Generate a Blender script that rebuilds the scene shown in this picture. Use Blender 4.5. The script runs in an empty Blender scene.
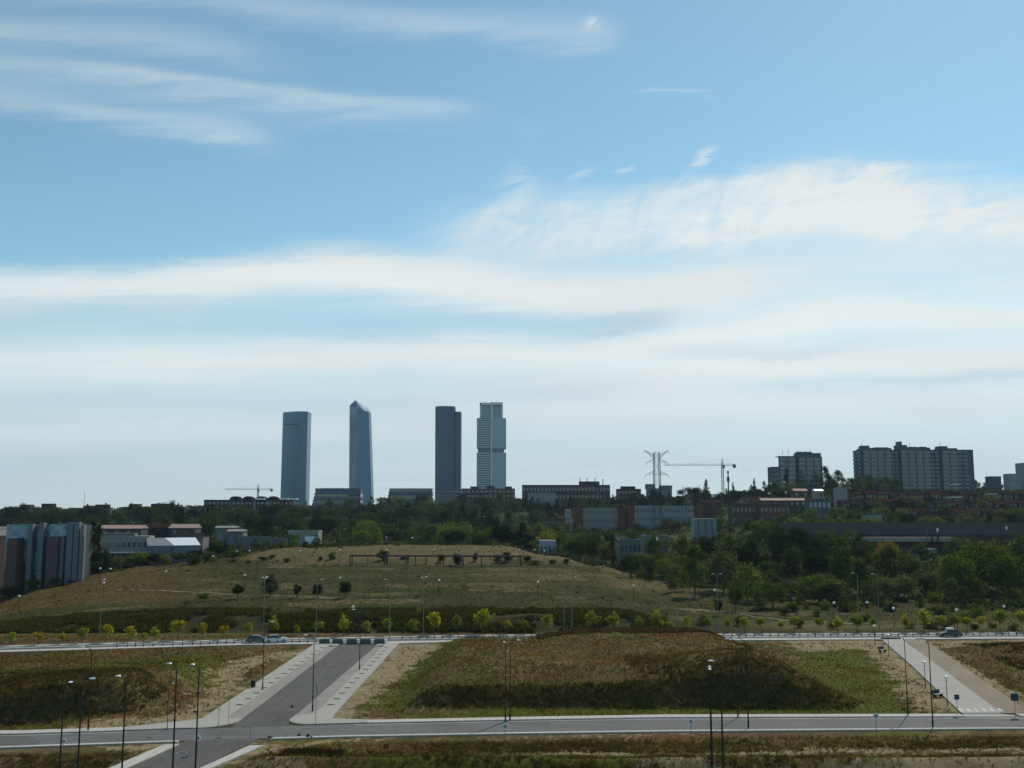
import bpy, math, random
import numpy as np
from mathutils import Vector, Matrix
random.seed(7); RNG = np.random.default_rng(11)
C = bpy.context.scene.collection
R = math.radians
F, H = 1000.0, 27.0
PITCH = math.atan(0.126)
CP, SP = math.cos(PITCH), math.sin(PITCH)

def at(px, py, Y):
    """the point of the place that lies at depth Y behind photo pixel (px, py)"""
    v = (384-py)/F
    t = Y/(CP - v*SP)
    return ((px-512)/F*t, Y, H + t*(SP+v*CP))
def X(px, Y): return at(px, 510, Y)[0]
def G0(px, py):
    v = (384-py)/F
    t = -H/(SP+v*CP)
    return ((px-512)/F*t, t*(CP - v*SP))

# ------------------------------------------------------------------ noise
def vn(x, y, seed=0):
    x = np.asarray(x, float); y = np.asarray(y, float)
    xi = np.floor(x).astype(np.int64); yi = np.floor(y).astype(np.int64)
    xf = x-xi; yf = y-yi
    xf = xf*xf*(3-2*xf); yf = yf*yf*(3-2*yf)
    def h(a, b):
        n = (a*374761393 + b*668265263 + seed*974634777) & 0xffffffff
        n = ((n ^ (n >> 13))*1274126177) & 0xffffffff
        n = n ^ (n >> 16)
        return (n & 0xffff)/65535.0
    return (h(xi, yi)*(1-xf)+h(xi+1, yi)*xf)*(1-yf) + (h(xi, yi+1)*(1-xf)+h(xi+1, yi+1)*xf)*yf
def fbm(x, y, s=0, o=4):
    a = 0; w = 1; t = 0
    for k in range(o):
        a = a + w*vn(x*2**k+17.3*k, y*2**k-9.1*k, s+k); t += w; w *= .5
    return a/t
def ss(a, b, x):
    t = np.clip((x-a)/(b-a), 0, 1); return t*t*(3-2*t)

# ------------------------------------------------------------------ terrain
def cz(py, Y): return at(512, py, Y)[2]
far = lambda *p: list(p)
COLS = {
 -500: [(0,0),(225,0),(400,-1),(700,4),(1100,16),(1500,22),(2500,10),(7000,-30)],
 0:   [(0,0),(225,0),(240,.2),(300,cz(604,300)),(350,-3),(450,0),(600,6),(800,12),(1000,17),(1300,22),(2300,14),(7000,-30)],
 50:  [(0,0),(225,0),(236,1.0),(262,1.4),(320,cz(588,320)),(360,.5),(450,1),(600,6),(800,12),(1000,17),(1300,22),(2300,14),(7000,-30)],
 100: [(0,0),(225,0),(235,1.9),(262,2.6),(340,cz(575,340)),(375,3.4),(450,3),(600,7),(800,12),(1000,17),(1300,23),(2300,16),(7000,-30)],
 150: [(0,0),(225,0),(235,2.4),(262,3.2),(340,5.4),(360,cz(567,360)),(400,5),(450,5),(600,8),(800,13),(1000,20),(1300,25),(2300,18),(7000,-30)],
 200: [(0,0),(225,0),(235,2.8),(262,3.6),(345,5.8),(380,cz(560,380)),(420,6.5),(500,6.5),(600,9),(800,14),(950,20),(1300,27),(2300,20),(7000,-30)],
 300: [(0,0),(225,0),(235,2.9),(262,3.8),(375,6.3),(420,cz(548,420)),(450,10),(500,8),(600,9),(750,12),(900,18),(1100,23),(1500,28),(2300,20),(7000,-30)],
 400: [(0,0),(225,0),(235,2.9),(262,3.8),(375,6.4),(430,cz(544,430)),(460,11),(520,8),(600,9),(750,13),(900,19),(1100,25),(1500,28),(2300,20),(7000,-30)],
 500: [(0,0),(225,0),(235,2.9),(262,3.8),(375,6.4),(425,cz(545,425)),(460,9),(520,7),(600,8),(700,11),(850,19),(1000,25),(1300,33),(2300,20),(7000,-30)],
 560: [(0,0),(225,0),(235,2.9),(262,3.8),(365,6.2),(400,cz(556,400)),(440,6),(520,5),(600,7),(700,11),(850,19),(1000,27),(1300,35),(2300,20),(7000,-30)],
 600: [(0,0),(225,0),(235,2.8),(262,3.6),(360,5.4),(380,cz(566,380)),(410,3),(520,4),(600,7),(700,12),(850,20),(1000,28),(1300,36),(2300,20),(7000,-30)],
 650: [(0,0),(225,0),(235,2.0),(262,2.8),(350,cz(580,350)),(375,.5),(450,1.5),(520,5),(600,9),(700,14),(850,23),(1000,30),(1300,36),(2300,20),(7000,-30)],
 700: [(0,0),(225,0),(235,1.4),(262,1.8),(310,cz(592,310)+.4),(340,.4),(450,4),(560,10),(620,14),(700,19),(850,27),(1000,32),(1300,36),(2300,20),(7000,-30)],
 760: [(0,0),(225,0),(240,.7),(270,1.2),(300,.9),(360,3),(440,6),(560,14),(640,20),(700,26),(850,36),(1000,38),(1300,38),(2300,20),(7000,-30)],
 850: [(0,0),(225,0),(240,.4),(300,1.8),(360,4),(440,7),(560,15),(640,22),(700,28),(800,40),(880,44),(1300,42),(2300,20),(7000,-30)],
 1024:[(0,0),(225,0),(240,.6),(300,2.4),(360,4.5),(440,8),(560,15),(640,22),(700,28),(800,39),(900,43),(1300,42),(2300,20),(7000,-30)],
 1500:[(0,0),(225,0),(240,.6),(300,3),(440,9),(700,26),(900,36),(1300,38),(2300,20),(7000,-30)],
}
_ck = sorted(COLS)
def base_z(x, y):
    x = np.asarray(x, float); y = np.asarray(y, float)
    yy = np.maximum(y, 1.0)
    px = 512 + 1000*1.008*x/yy
    z = np.zeros_like(x+y)
    pr = []
    for k in _ck:
        a = np.array(COLS[k], float)
        d = np.maximum(1.5, (yy-225)*0.05)
        v = (np.interp(yy, a[:,0], a[:,1])*2+np.interp(yy-d, a[:,0], a[:,1])+np.interp(yy+d, a[:,0], a[:,1]))/4
        pr.append(v)
    for i in range(len(_ck)-1):
        a, b = _ck[i], _ck[i+1]
        m = (px >= a) & (px < b)
        if not m.any(): continue
        t = (px-a)/(b-a); t = t*t*(3-2*t)*.6 + t*.4
        z = np.where(m, pr[i]*(1-t)+pr[i+1]*t, z)
    z = np.where(px < _ck[0], pr[0], z); z = np.where(px >= _ck[-1], pr[-1], z)
    return z

FAR_K = [G0(-300,738), G0(0,735), G0(128,731), G0(400,722.5), G0(656,718), G0(1024,717), G0(1400,717)]
NEAR_K = [G0(-300,751), G0(0,747.5), G0(128,742.5), G0(384,735), G0(656,731), G0(1024,728), G0(1400,728)]
def lin(pts, x): 
    a = np.array(pts); return np.interp(x, a[:,0], a[:,1])
AV_N = [(-160,186),(-101,195),(-54,206),(-7,211),(108,216),(190,217)]
AV_F = [(-160,196),(-101,204.5),(-50,216),(-7,222),(108,226),(190,227)]
def road_mask(x, y):
    """0 on and beside paved ground, 1 well away from it"""
    m = np.minimum(ss(1.5, 5, np.abs(y-(lin(FAR_K,x)+lin(NEAR_K,x))/2+.5)-4.2), 1)
    st = np.where(y < 125, np.abs(x+34.5-(y-122)*.1)-5.2, np.abs(x+31.8)-9.0)
    m = np.minimum(m, np.where(y < 214, ss(.3, 3.5, st), 1))
    pc = 63 + (y-137)*(80-63)/(219-137.)
    m = np.minimum(m, np.where((y > 130) & (y < 216), ss(.3, 3, np.abs(x-pc-1.2)-4.2), 1))
    ac = (lin(AV_N,x)+lin(AV_F,x))/2
    m = np.minimum(m, ss(.3, 3, np.abs(y-ac)-7.2))
    return m
def mound(x, y):
    n = fbm(x*.09, y*.09, 5)-.5
    yf = 141.5 + n*4 + (x-10)*.01
    # long mound between the two roads
    e = ss(-17, -9, x + n*4) * (1-ss(36, 52+ (y-140)*-.08, x + n*5))
    top = 2.7 + ss(0, 22, x)*.5 + 2.9*np.exp(-(((x-35)/12)**2+((y-154)/11)**2)) - ss(180, 208, y)*(1-ss(2,14,x))*1.2
    m1 = e*top*(.75*ss(yf-1.5, yf+3.6, y)+.25*ss(yf-2, yf+9, y))*(1-ss(206.5, 210.5, y))
    # bank on the other side of the side street
    e2 = 1-ss(-54, -46, x + n*6 + np.abs(y-150)*.10)
    top2 = (4.6 - 4.0*ss(134, 190, y))*(1+.5*n) 
    y2 = 131.0 + ss(-66, -46, x)*9 + n*3
    m2 = e2*top2*(.7*ss(y2-1.5, y2+4.2, y)+.3*ss(y2-2, y2+10, y))*(1-ss(192, 201, y+(x+101)*-.22))
    # low rise right of the footpath
    m3 = 1.3*ss(78+(y-140)*.1, 92+(y-140)*.1, x)*ss(142, 152, y)*(1-ss(200, 209, y))*(.6+n)
    # furrows in front of the near road
    fr = (1-ss(112, 116.5, y))*ss(60, 90, y)
    m4 = fr*(.5*np.sin(y*.9+n*5+x*.01)+ .5*n - .1)
    return m1+m2+m3+m4
def gz(x, y):
    x = np.asarray(x, float); y = np.asarray(y, float)
    rm = road_mask(x, y)
    z = base_z(x, y) + mound(x, y)*np.where(y < 218, rm, 1)
    amp = np.where(y < 226, .16, np.where(y < 460, .35, .8))
    z = z + (fbm(x*.35, y*.35, 3)-.5)*2*amp*rm + (fbm(x*.05, y*.05, 9)-.5)*2*np.where(y<226, .15, ss(226,320,y)*1.0)*rm
    return z - .06
def gz1(x, y): return float(gz(np.array([x]), np.array([y]))[0])
def hit(px, py, y0=100, y1=2500):
    Y = np.concatenate([np.arange(y0, 460, .25), np.geomspace(460, y1, 1500)])
    v = (384-py)/F; t = Y/(CP-v*SP)
    x = (px-512)/F*t; z = H+t*(SP+v*CP)
    g = gz(x, Y); k = np.nonzero(z <= g)[0]
    k = k[0] if len(k) else -1
    return (float(x[k]), float(Y[k]), float(g[k]))
def under(px, py, h, y0=110, y1=900):
    """where a thing h metres tall stands whose top shows at (px, py)"""
    Y = np.concatenate([np.arange(y0, 460, .25), np.geomspace(460, y1, 800)])
    v = (384-py)/F; t = Y/(CP-v*SP)
    x = (px-512)/F*t; z = H+t*(SP+v*CP)
    g = gz(x, Y); k = np.nonzero(z-g <= h)[0]
    k = k[0] if len(k) else -1
    return (float(x[k]), float(Y[k]), float(g[k]))

# ------------------------------------------------------------------ objects
def tag(o, label=None, cat=None, group=None, kind=None):
    if label: o['label'] = label
    if cat: o['category'] = cat
    if group: o['group'] = group
    if kind: o['kind'] = kind
    return o
def empty(name, loc, rz=0, label=None, cat=None, group=None):
    o = bpy.data.objects.new(name, None); C.objects.link(o)
    o.empty_display_size = .5
    o.location = loc; o.rotation_euler = (0,0,rz)
    return tag(o, label, cat, group)
def kids(o): return [c for c in C.objects if c.parent == o]
class Proto:
    """a thing and its parts, kept as a list so copies are quick"""
    def __init__(s, root, parts): s.root, s.parts, s.used = root, parts, False
    def place(s, loc, rz=0, sc=1, label=None, cat=None, group=None, color=None):
        if not s.used:
            s.used = True; r = s.root; ps = [p for p, _ in s.parts]
        else:
            r = s.root.copy(); C.objects.link(r); m = {s.root: r}; ps = []
            for p, par in s.parts:
                c = p.copy(); C.objects.link(c); c.parent = m[par]; m[p] = c; ps.append(c)
        r.location = loc; r.rotation_euler = (0,0,rz)
        r.scale = sc if isinstance(sc, (tuple, list)) else (sc, sc, sc)
        tag(r, label, cat, group)
        if color is not None:
            for c in [r]+ps:
                if c.type == 'MESH': c.color = (*color, 1)
        return r
class MB:
    def __init__(s): s.v, s.f = [], []
    def poly(s, pts): 
        n = len(s.v); s.v += [tuple(p) for p in pts]; s.f.append(tuple(range(n, n+len(pts))))
    def box(s, x0, x1, y0, y1, z0, z1):
        n = len(s.v)
        s.v += [(x0,y0,z0),(x1,y0,z0),(x1,y1,z0),(x0,y1,z0),(x0,y0,z1),(x1,y0,z1),(x1,y1,z1),(x0,y1,z1)]
        s.f += [tuple(n+i for i in q) for q in ((0,3,2,1),(4,5,6,7),(0,1,5,4),(1,2,6,5),(2,3,7,6),(3,0,4,7))]
        return s
    def prism(s, pts, z0, z1, pts2=None):
        n = len(s.v); k = len(pts); p2 = pts2 or pts
        g = lambda z, i: z[i] if isinstance(z, (list, tuple)) else z
        s.v += [(p[0],p[1],g(z0,i)) for i, p in enumerate(pts)] + [(p[0],p[1],g(z1,i)) for i, p in enumerate(p2)]
        s.f.append(tuple(n+i for i in reversed(range(k)))); s.f.append(tuple(n+k+i for i in range(k)))
        for i in range(k): j = (i+1)%k; s.f.append((n+i, n+j, n+k+j, n+k+i))
        return s
    def tube(s, p, q, r0, r1=None, n=6, caps=True):
        r1 = r0 if r1 is None else r1
        p, q = Vector(p), Vector(q); d = (q-p).normalized()
        a = d.orthogonal().normalized(); b = d.cross(a); m = len(s.v)
        for c, r in ((p, r0), (q, r1)):
            for i in range(n):
                t = 2*math.pi*i/n; s.v.append(tuple(c + a*math.cos(t)*r + b*math.sin(t)*r))
        for i in range(n): j = (i+1)%n; s.f.append((m+i, m+j, m+n+j, m+n+i))
        if caps: s.f.append(tuple(m+i for i in reversed(range(n)))); s.f.append(tuple(m+n+i for i in range(n)))
        return s
    def path(s, pts, rs, n=6):
        for i in range(len(pts)-1): s.tube(pts[i], pts[i+1], rs[i], rs[i+1], n)
        return s
    def lathe(s, prof, n=12, c=(0,0,0)):
        m = len(s.v)
        for r, z in prof:
            for i in range(n):
                t = 2*math.pi*i/n; s.v.append((c[0]+r*math.cos(t), c[1]+r*math.sin(t), c[2]+z))
        for k in range(len(prof)-1):
            for i in range(n): j = (i+1)%n; s.f.append((m+k*n+i, m+k*n+j, m+(k+1)*n+j, m+(k+1)*n+i))
        s.f.append(tuple(m+i for i in reversed(range(n)))); s.f.append(tuple(m+(len(prof)-1)*n+i for i in range(n)))
        return s
    def build(s, name, mat, parent=None, smooth=False, loc=None):
        me = bpy.data.meshes.new(name); me.from_pydata(s.v, [], s.f)
        me.materials.append(mat)
        if smooth: me.polygons.foreach_set('use_smooth', [True]*len(me.polygons))
        me.update()
        o = bpy.data.objects.new(name, me); C.objects.link(o)
        if parent is not None: o.parent = parent
        if loc is not None: o.location = loc
        return o
def fast_mesh(name, V, Fq, mat, col=None, colname='Col', nv=4):
    """numpy mesh: V (n,3), Fq (m,nv)"""
    me = bpy.data.meshes.new(name)
    V = np.ascontiguousarray(V, np.float32); Fq = np.ascontiguousarray(Fq, np.int32)
    me.vertices.add(len(V)); me.vertices.foreach_set('co', V.ravel())
    me.loops.add(Fq.size); me.loops.foreach_set('vertex_index', Fq.ravel())
    me.polygons.add(len(Fq)); me.polygons.foreach_set('loop_start', np.arange(0, Fq.size, nv, dtype=np.int32))
    me.update(calc_edges=True)
    if col is not None:
        a = me.attributes.new(colname, 'FLOAT_COLOR', 'POINT')
        c = np.ones((len(V), 4), np.float32); c[:, :3] = col; a.data.foreach_set('color', c.ravel())
    me.materials.append(mat); me.validate(clean_customdata=False)
    return me

# ------------------------------------------------------------------ node expressions
class E:
    nt = None
    def __init__(s, sock): s.s = sock
    @staticmethod
    def m(op, *a):
        n = E.nt.nodes.new('ShaderNodeMath'); n.operation = op
        for i, v in enumerate(a):
            if isinstance(v, E): E.nt.links.new(v.s, n.inputs[i])
            else: n.inputs[i].default_value = v
        return E(n.outputs[0])
    def __add__(s, o): return E.m('ADD', s, o)
    __radd__ = __add__
    def __sub__(s, o): return E.m('SUBTRACT', s, o)
    def __rsub__(s, o): return E.m('SUBTRACT', o, s)
    def __mul__(s, o): return E.m('MULTIPLY', s, o)
    __rmul__ = __mul__
    def __truediv__(s, o): return E.m('DIVIDE', s, o)
def e_smooth(a, b, x):
    n = E.nt.nodes.new('ShaderNodeMapRange'); n.interpolation_type = 'SMOOTHSTEP'
    E.nt.links.new(x.s, n.inputs[0]); n.inputs[1].default_value = a; n.inputs[2].default_value = b
    return E(n.outputs[0])
def e_gauss(x, w): return E.m('EXPONENT', (x/w)*(x/w)*-1.0)
def e_noise(vec, scale, detail=4, rough=.55, dist=0, out=0):
    n = E.nt.nodes.new('ShaderNodeTexNoise'); n.inputs['Scale'].default_value = scale
    n.inputs['Detail'].default_value = detail; n.inputs['Roughness'].default_value = rough
    n.inputs['Distortion'].default_value = dist
    if vec is not None: E.nt.links.new(vec.s, n.inputs['Vector'])
    return E(n.outputs[out])
def e_vec(x, y, z):
    n = E.nt.nodes.new('ShaderNodeCombineXYZ')
    for i, v in enumerate((x, y, z)):
        if isinstance(v, E): E.nt.links.new(v.s, n.inputs[i])
        else: n.inputs[i].default_value = v
    return E(n.outputs[0])
def e_mix(f, a, b, blend='MIX'):
    n = E.nt.nodes.new('ShaderNodeMix'); n.data_type = 'RGBA'; n.blend_type = blend
    for s_, v in ((n.inputs[0], f), (n.inputs[6], a), (n.inputs[7], b)):
        if isinstance(v, E): E.nt.links.new(v.s, s_)
        elif isinstance(v, (int, float)): s_.default_value = v
        else: s_.default_value = (*v, 1)
    return E(n.outputs[2])
def new_mat(name):
    m = bpy.data.materials.new(name); m.use_nodes = True; E.nt = m.node_tree
    b = m.node_tree.nodes['Principled BSDF']
    return m, b
def mat(name, col, rough=.8, metal=0, vary=.25, scale=1.0, bump=0, spec=.3, objcol=False, stretch=(1,1,1), vary2=None):
    m, b = new_mat(name)
    tc = E.nt.nodes.new('ShaderNodeTexCoord'); mp = E.nt.nodes.new('ShaderNodeMapping')
    mp.inputs['Scale'].default_value = stretch
    E.nt.links.new(tc.outputs['Object'], mp.inputs['Vector'])
    n = e_noise(E(mp.outputs[0]), scale, 5, .65)
    f = (n-.5)*2*vary+1
    if objcol:
        oi = E.nt.nodes.new('ShaderNodeObjectInfo'); c = E(oi.outputs['Color'])
    else: c = col
    c = e_mix(1.0, c, e_vec(f, f, f), 'MULTIPLY')
    if vary2: c = e_mix(e_smooth(.45, .7, e_noise(E(mp.outputs[0]), scale*.31, 3)), c, vary2)
    E.nt.links.new(c.s, b.inputs['Base Color'])
    b.inputs['Roughness'].default_value = rough; b.inputs['Metallic'].default_value = metal
    b.inputs['Specular IOR Level'].default_value = spec
    if bump:
        bp = E.nt.nodes.new('ShaderNodeBump'); bp.inputs['Strength'].default_value = bump; bp.inputs['Distance'].default_value = .1
        E.nt.links.new(n.s, bp.inputs['Height']); E.nt.links.new(bp.outputs[0], b.inputs['Normal'])
    return m
SUN_E, SKY_S, EXPO, HAZE = 3.7, .12, 0.0, .00004
CLOUD_HI = (6.65,7.0,6.95); CLOUD_LO = (5.0,5.75,6.2); SKY_TINT = (.86,1.08,.94); GAP = (3.8,4.65,5.6); LOW_AIR = (4.2,5.0,5.6)
# ================================================================== camera, sun, sky
scn = bpy.context.scene
cam = bpy.data.objects.new('camera', bpy.data.cameras.new('camera')); C.objects.link(cam)
cam.location = (0,0,H); cam.rotation_euler = (math.pi/2+PITCH, 0, 0)
cam.data.sensor_width = 36; cam.data.lens = 36*F/1024; cam.data.clip_end = 20000; cam.data.clip_start = .5
scn.camera = cam
SUN_EL, SUN_AZ = R(42), R(29)
S = Vector((math.sin(SUN_AZ)*math.cos(SUN_EL), math.cos(SUN_AZ)*math.cos(SUN_EL), math.sin(SUN_EL)))
sl = bpy.data.lights.new('sun', 'SUN'); sl.energy = SUN_E; sl.angle = R(.53); sl.color = (1, .91, .77)
so = bpy.data.objects.new('sun', sl); C.objects.link(so); so.rotation_euler = (-S).to_track_quat('-Z', 'Y').to_euler()
w = bpy.data.worlds.new('World'); scn.world = w; w.use_nodes = True; E.nt = nt = w.node_tree
bg = nt.nodes['Background']
sky = nt.nodes.new('ShaderNodeTexSky'); sky.sky_type = 'NISHITA'; sky.sun_disc = False
sky.sun_elevation = SUN_EL; sky.sun_rotation = SUN_AZ
sky.altitude = 700; sky.air_density = 1.0; sky.dust_density = .25; sky.ozone_density = 1.6
bg.inputs['Strength'].default_value = SKY_S
tc = nt.nodes.new('ShaderNodeTexCoord'); sp = nt.nodes.new('ShaderNodeSeparateXYZ')
nt.links.new(tc.outputs['Generated'], sp.inputs[0])
dx, dy, dz = (E(o) for o in sp.outputs)
hy = E.m('MAXIMUM', dy, .08)
A = E.m('MAXIMUM', E.m('MINIMUM', dx/hy, 3.0), -3.0)
T = dz/hy
def py2T(py): return math.tan(PITCH+math.atan((384-py)/F))
def px2A(px): return (px-512)/F
def curve(pts):
    """piecewise-smooth line of cloud height over bearing"""
    c = nt.nodes.new('ShaderNodeFloatCurve'); cv = c.mapping.curves[0]
    xs = [(px2A(p[0])+1)/2 for p in pts]; ys = [py2T(p[1]) for p in pts]
    cv.points[0].location = (xs[0], ys[0]); cv.points[1].location = (xs[-1], ys[-1])
    for x_, y_ in list(zip(xs, ys))[1:-1]: cv.points.new(x_, y_)
    c.mapping.update()
    n = (A+1.0)*.5; nt.links.new(n.s, c.inputs['Value']); c.inputs['Factor'].default_value = 1
    return E(c.outputs[0])
def ramp(pts):
    c = nt.nodes.new('ShaderNodeFloatCurve'); cv = c.mapping.curves[0]
    xs = [(px2A(p[0])+1)/2 for p in pts]; ys = [p[1] for p in pts]
    cv.points[0].location = (xs[0], ys[0]); cv.points[1].location = (xs[-1], ys[-1])
    for x_, y_ in list(zip(xs, ys))[1:-1]: cv.points.new(x_, y_)
    c.mapping.update()
    n = (A+1.0)*.5; nt.links.new(n.s, c.inputs['Value'])
    return E(c.outputs[0])
vA = e_vec(A*2.2, T*7.0, 3.1)
def contrast(n, k): return E.m('MAXIMUM', E.m('MINIMUM', (n-.5)*k+.5, 1.0), 0.0)
warp = (e_noise(vA, 1.3, 3, .5)-.5)*.05
wisp = contrast(e_noise(e_vec(A*2.6+T*3.0, T*24.0-A*1.5, 1.7), 1.5, 10, .64, .7), 2.4)
# fibres combed up and to the right, as in torn cirrus
fine = contrast(e_noise(e_vec(A*6.0+T*5.0, T*26.0-A*9.0, 5.0), 1.3, 12, .68, 1.0), 2.6)
hair = contrast(e_noise(e_vec(A*26.0-T*9.0, T*7.0+A*3.0, 2.0), 1.0, 9, .66, .8), 2.8)
soft = contrast(e_noise(e_vec(A*2.0, T*18.0, 9.0), 1.0, 6, .55), 2.0)
lump = contrast(e_noise(e_vec(A*4.5, T*13.0, 21.0), 1.0, 8, .6, .5), 2.2)
Tw = T + warp*.5 + (wisp-.5)*.016 + (lump-.5)*.010
def band(cpts, up, dn, amp, nz=.35, tex=None):
    d = Tw - curve(cpts)
    u = e_gauss(E.m('MAXIMUM', d, 0.0), up); l = e_gauss(E.m('MINIMUM', d, 0.0), dn)
    g = u*l
    t = (tex or wisp)
    return g*ramp(amp)*((1-nz)+(t*(2*nz)))
both = (wisp+lump)*.5
feather = contrast(fine*.5+hair*.35+lump*.15, 1.5)
parts = [
 band([(-500,288),(0,290),(150,284),(320,272),(430,282),(560,292),(680,288),(760,276),(900,264),(1500,262)], .020, .024, [(-500,.8),(0,.86),(320,1.1),(560,1.15),(690,1.1),(770,.7),(880,.3),(1500,.25)], .20, both),
 band([(-500,374),(0,366),(250,356),(420,350),(560,356),(700,338),(850,312),(1024,322),(1500,330)], .016, .022, [(-500,.7),(0,.78),(300,.9),(560,1.0),(760,1.1),(1024,1.1),(1500,.9)], .20, both),
 band([(-500,402),(0,404),(300,396),(560,388),(760,362),(900,356),(1024,362),(1500,365)], .020, .030, [(-500,.25),(0,.3),(400,.45),(640,.9),(760,1.05),(1024,1.0),(1500,.7)], .26, both),
 band([(-500,446),(0,440),(200,434),(400,427),(600,410),(1024,405),(1500,410)], .013, .020, [(-500,.55),(0,.62),(300,.65),(700,.8),(1500,.6)], .25, both),
 band([(-500,480),(0,476),(400,470),(700,462),(1024,455),(1500,455)], .016, .03, [(-500,.4),(0,.45),(300,.5),(700,.6),(1500,.6)], .2, both),
 band([(-500,262),(400,256),(560,240),(700,228),(840,205),(930,212),(1024,218),(1500,220)], .034, .034, [(-500,0),(370,0),(470,.5),(600,.62),(740,1.05),(860,1.2),(950,1.05),(1024,.9),(1500,.4)], .55, feather),
 band([(-500,230),(400,225),(560,205),(700,190),(840,178),(930,186),(1024,200),(1500,220)], .016, .03, [(-500,0),(420,0),(500,.3),(600,.32),(740,.55),(860,.8),(950,.5),(1024,.3),(1500,.2)], .85, feather),
 band([(-500,345),(0,345),(400,335),(700,310),(850,280),(1024,285),(1500,285)], .050, .06, [(-500,.30),(0,.36),(400,.42),(700,.55),(1024,.55),(1500,.4)], .3, both),
 band([(-500,430),(0,430),(400,420),(700,405),(1024,400),(1500,400)], .03, .05, [(-500,.22),(0,.28),(400,.38),(700,.5),(1024,.5),(1500,.4)], .3, both),
 band([(-500,40),(0,66),(120,76),(260,92),(400,104),(500,106),(1500,110)], .010, .020, [(-500,.2),(0,.30),(200,.40),(420,.34),(520,0),(1500,0)], .7, both),
 band([(-500,85),(0,104),(100,118),(200,130),(280,142),(1500,150)], .018, .014, [(-500,.2),(0,.28),(200,.34),(300,0),(1500,0)], .6, both),
 band([(-500,10),(0,34),(150,40),(300,60),(1500,90)], .02, .02, [(-500,.25),(0,.3),(200,.2),(330,0),(1500,0)], .7, both),
 band([(-500,-20),(150,-4),(300,12),(450,22),(560,28),(620,30),(1500,30)], .018, .016, [(-500,.15),(150,.2),(450,.26),(600,.22),(650,0),(1500,0)], .7, both),
 band([(-500,97),(620,98),(680,96),(740,101),(1500,100)], .004, .004, [(-500,0),(618,0),(680,.35),(745,0),(1500,0)], .4),
]
d = parts[0]
one = lambda a, b: 1 - (1-E.m('MINIMUM',a,1.0))*(1-E.m('MINIMUM',b,1.0))
for p in parts[1:]: d = one(d, p)
# two small curls of cirrus above the big bank
def puff(px, py, sx, sy, amp, tilt=0):
    a = A-px2A(px); t = T-py2T(py)
    a2 = a*math.cos(tilt)+t*math.sin(tilt); t2 = t*math.cos(tilt)-a*math.sin(tilt)
    return e_gauss(a2, sx)*e_gauss(t2, sy)*amp*e_smooth(.3, .65, fine)
for q in ((710,158,.018,.007,.7,R(48)), (585,172,.016,.006,.4,R(20)), (630,170,.012,.004,.5,R(12)), (597,24,.008,.008,.5,0), (690,180,.03,.007,.3,R(40)), (520,195,.05,.02,.35,R(80)), (1010,283,.05,.007,.6,0)):
    d = one(d, puff(*q))
veil = 1-e_smooth(.02, .20, T)
d = one(d, veil*.22*(.5+soft*1.0))
d = E.m('MINIMUM', d*1.0, 1.0)
# clouds are whiter high up, blue-grey near the ground
hi = e_smooth(.02, .17, T)
ccol = e_mix(hi, CLOUD_LO, CLOUD_HI)
ccol = e_mix(1.0, ccol, e_vec(.91+soft*.16, .92+soft*.15, .93+soft*.14), 'MULTIPLY')
skc = E(sky.outputs[0])
skc = e_mix(1.0, skc, SKY_TINT, 'MULTIPLY')
skc = e_mix((1-e_smooth(.0,.27,T))*.8, skc, LOW_AIR)
gaps = [
 band([(-500,322),(0,322),(200,318),(430,322),(560,326),(650,316),(720,304),(1500,300)], .013, .014, [(-500,.3),(0,.35),(200,.55),(560,.85),(660,.6),(730,0),(1500,0)], .2, both),
 band([(-500,412),(0,410),(150,402),(400,398),(600,390),(1500,385)], .016, .016, [(-500,.4),(0,.5),(300,.45),(560,.3),(760,0),(1500,0)], .3, both),
 band([(-500,460),(0,458),(300,452),(1500,440)], .010, .014, [(-500,.4),(0,.4),(300,.4),(700,.2),(1500,.1)], .3, both),
 band([(-500,390),(700,392),(800,386),(1024,378),(1500,378)], .008, .010, [(-500,0),(690,0),(800,.45),(1024,.55),(1500,.4)], .3, both),
 band([(-500,350),(600,350),(740,352),(860,345),(1500,350)], .008, .008, [(-500,0),(620,0),(740,.35),(860,.2),(960,0),(1500,0)], .5, both)]
gg = gaps[0]
for g_ in gaps[1:]: gg = one(gg, g_)
ccol = e_mix(gg, ccol, GAP)
fin = e_mix(E.m('MINIMUM', d, .97), skc, ccol)
nt.links.new(fin.s, bg.inputs['Color'])
scn.view_settings.view_transform = 'Standard'; scn.view_settings.look = 'None'
scn.view_settings.gamma = 1; scn.view_settings.exposure = EXPO
cy = scn.cycles
cy.max_bounces = 5; cy.diffuse_bounces = 2; cy.glossy_bounces = 3; cy.transmission_bounces = 3; cy.transparent_max_bounces = 6; cy.volume_bounces = 0
cy.use_denoising = True
cy.caustics_reflective = False; cy.caustics_refractive = False
# ------------------------------------------------------------------ haze
if HAZE > 0:
    hm = bpy.data.materials.new('haze_air'); hm.use_nodes = True; nt = hm.node_tree
    for n in list(nt.nodes):
        if n.type != 'OUTPUT_MATERIAL': nt.nodes.remove(n)
    pv = nt.nodes.new('ShaderNodeVolumePrincipled'); pv.inputs['Density'].default_value = HAZE
    pv.inputs['Color'].default_value = (.62,.82,1,1); pv.inputs['Anisotropy'].default_value = .25
    nt.links.new(pv.outputs[0], [n for n in nt.nodes if n.type == 'OUTPUT_MATERIAL'][0].inputs['Volume'])
    hz = MB().box(-6900, 6900, -60, 7050, -45, 300).build('haze', hm); tag(hz, 'thin pale air over the whole view', 'haze', kind='stuff')
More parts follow.
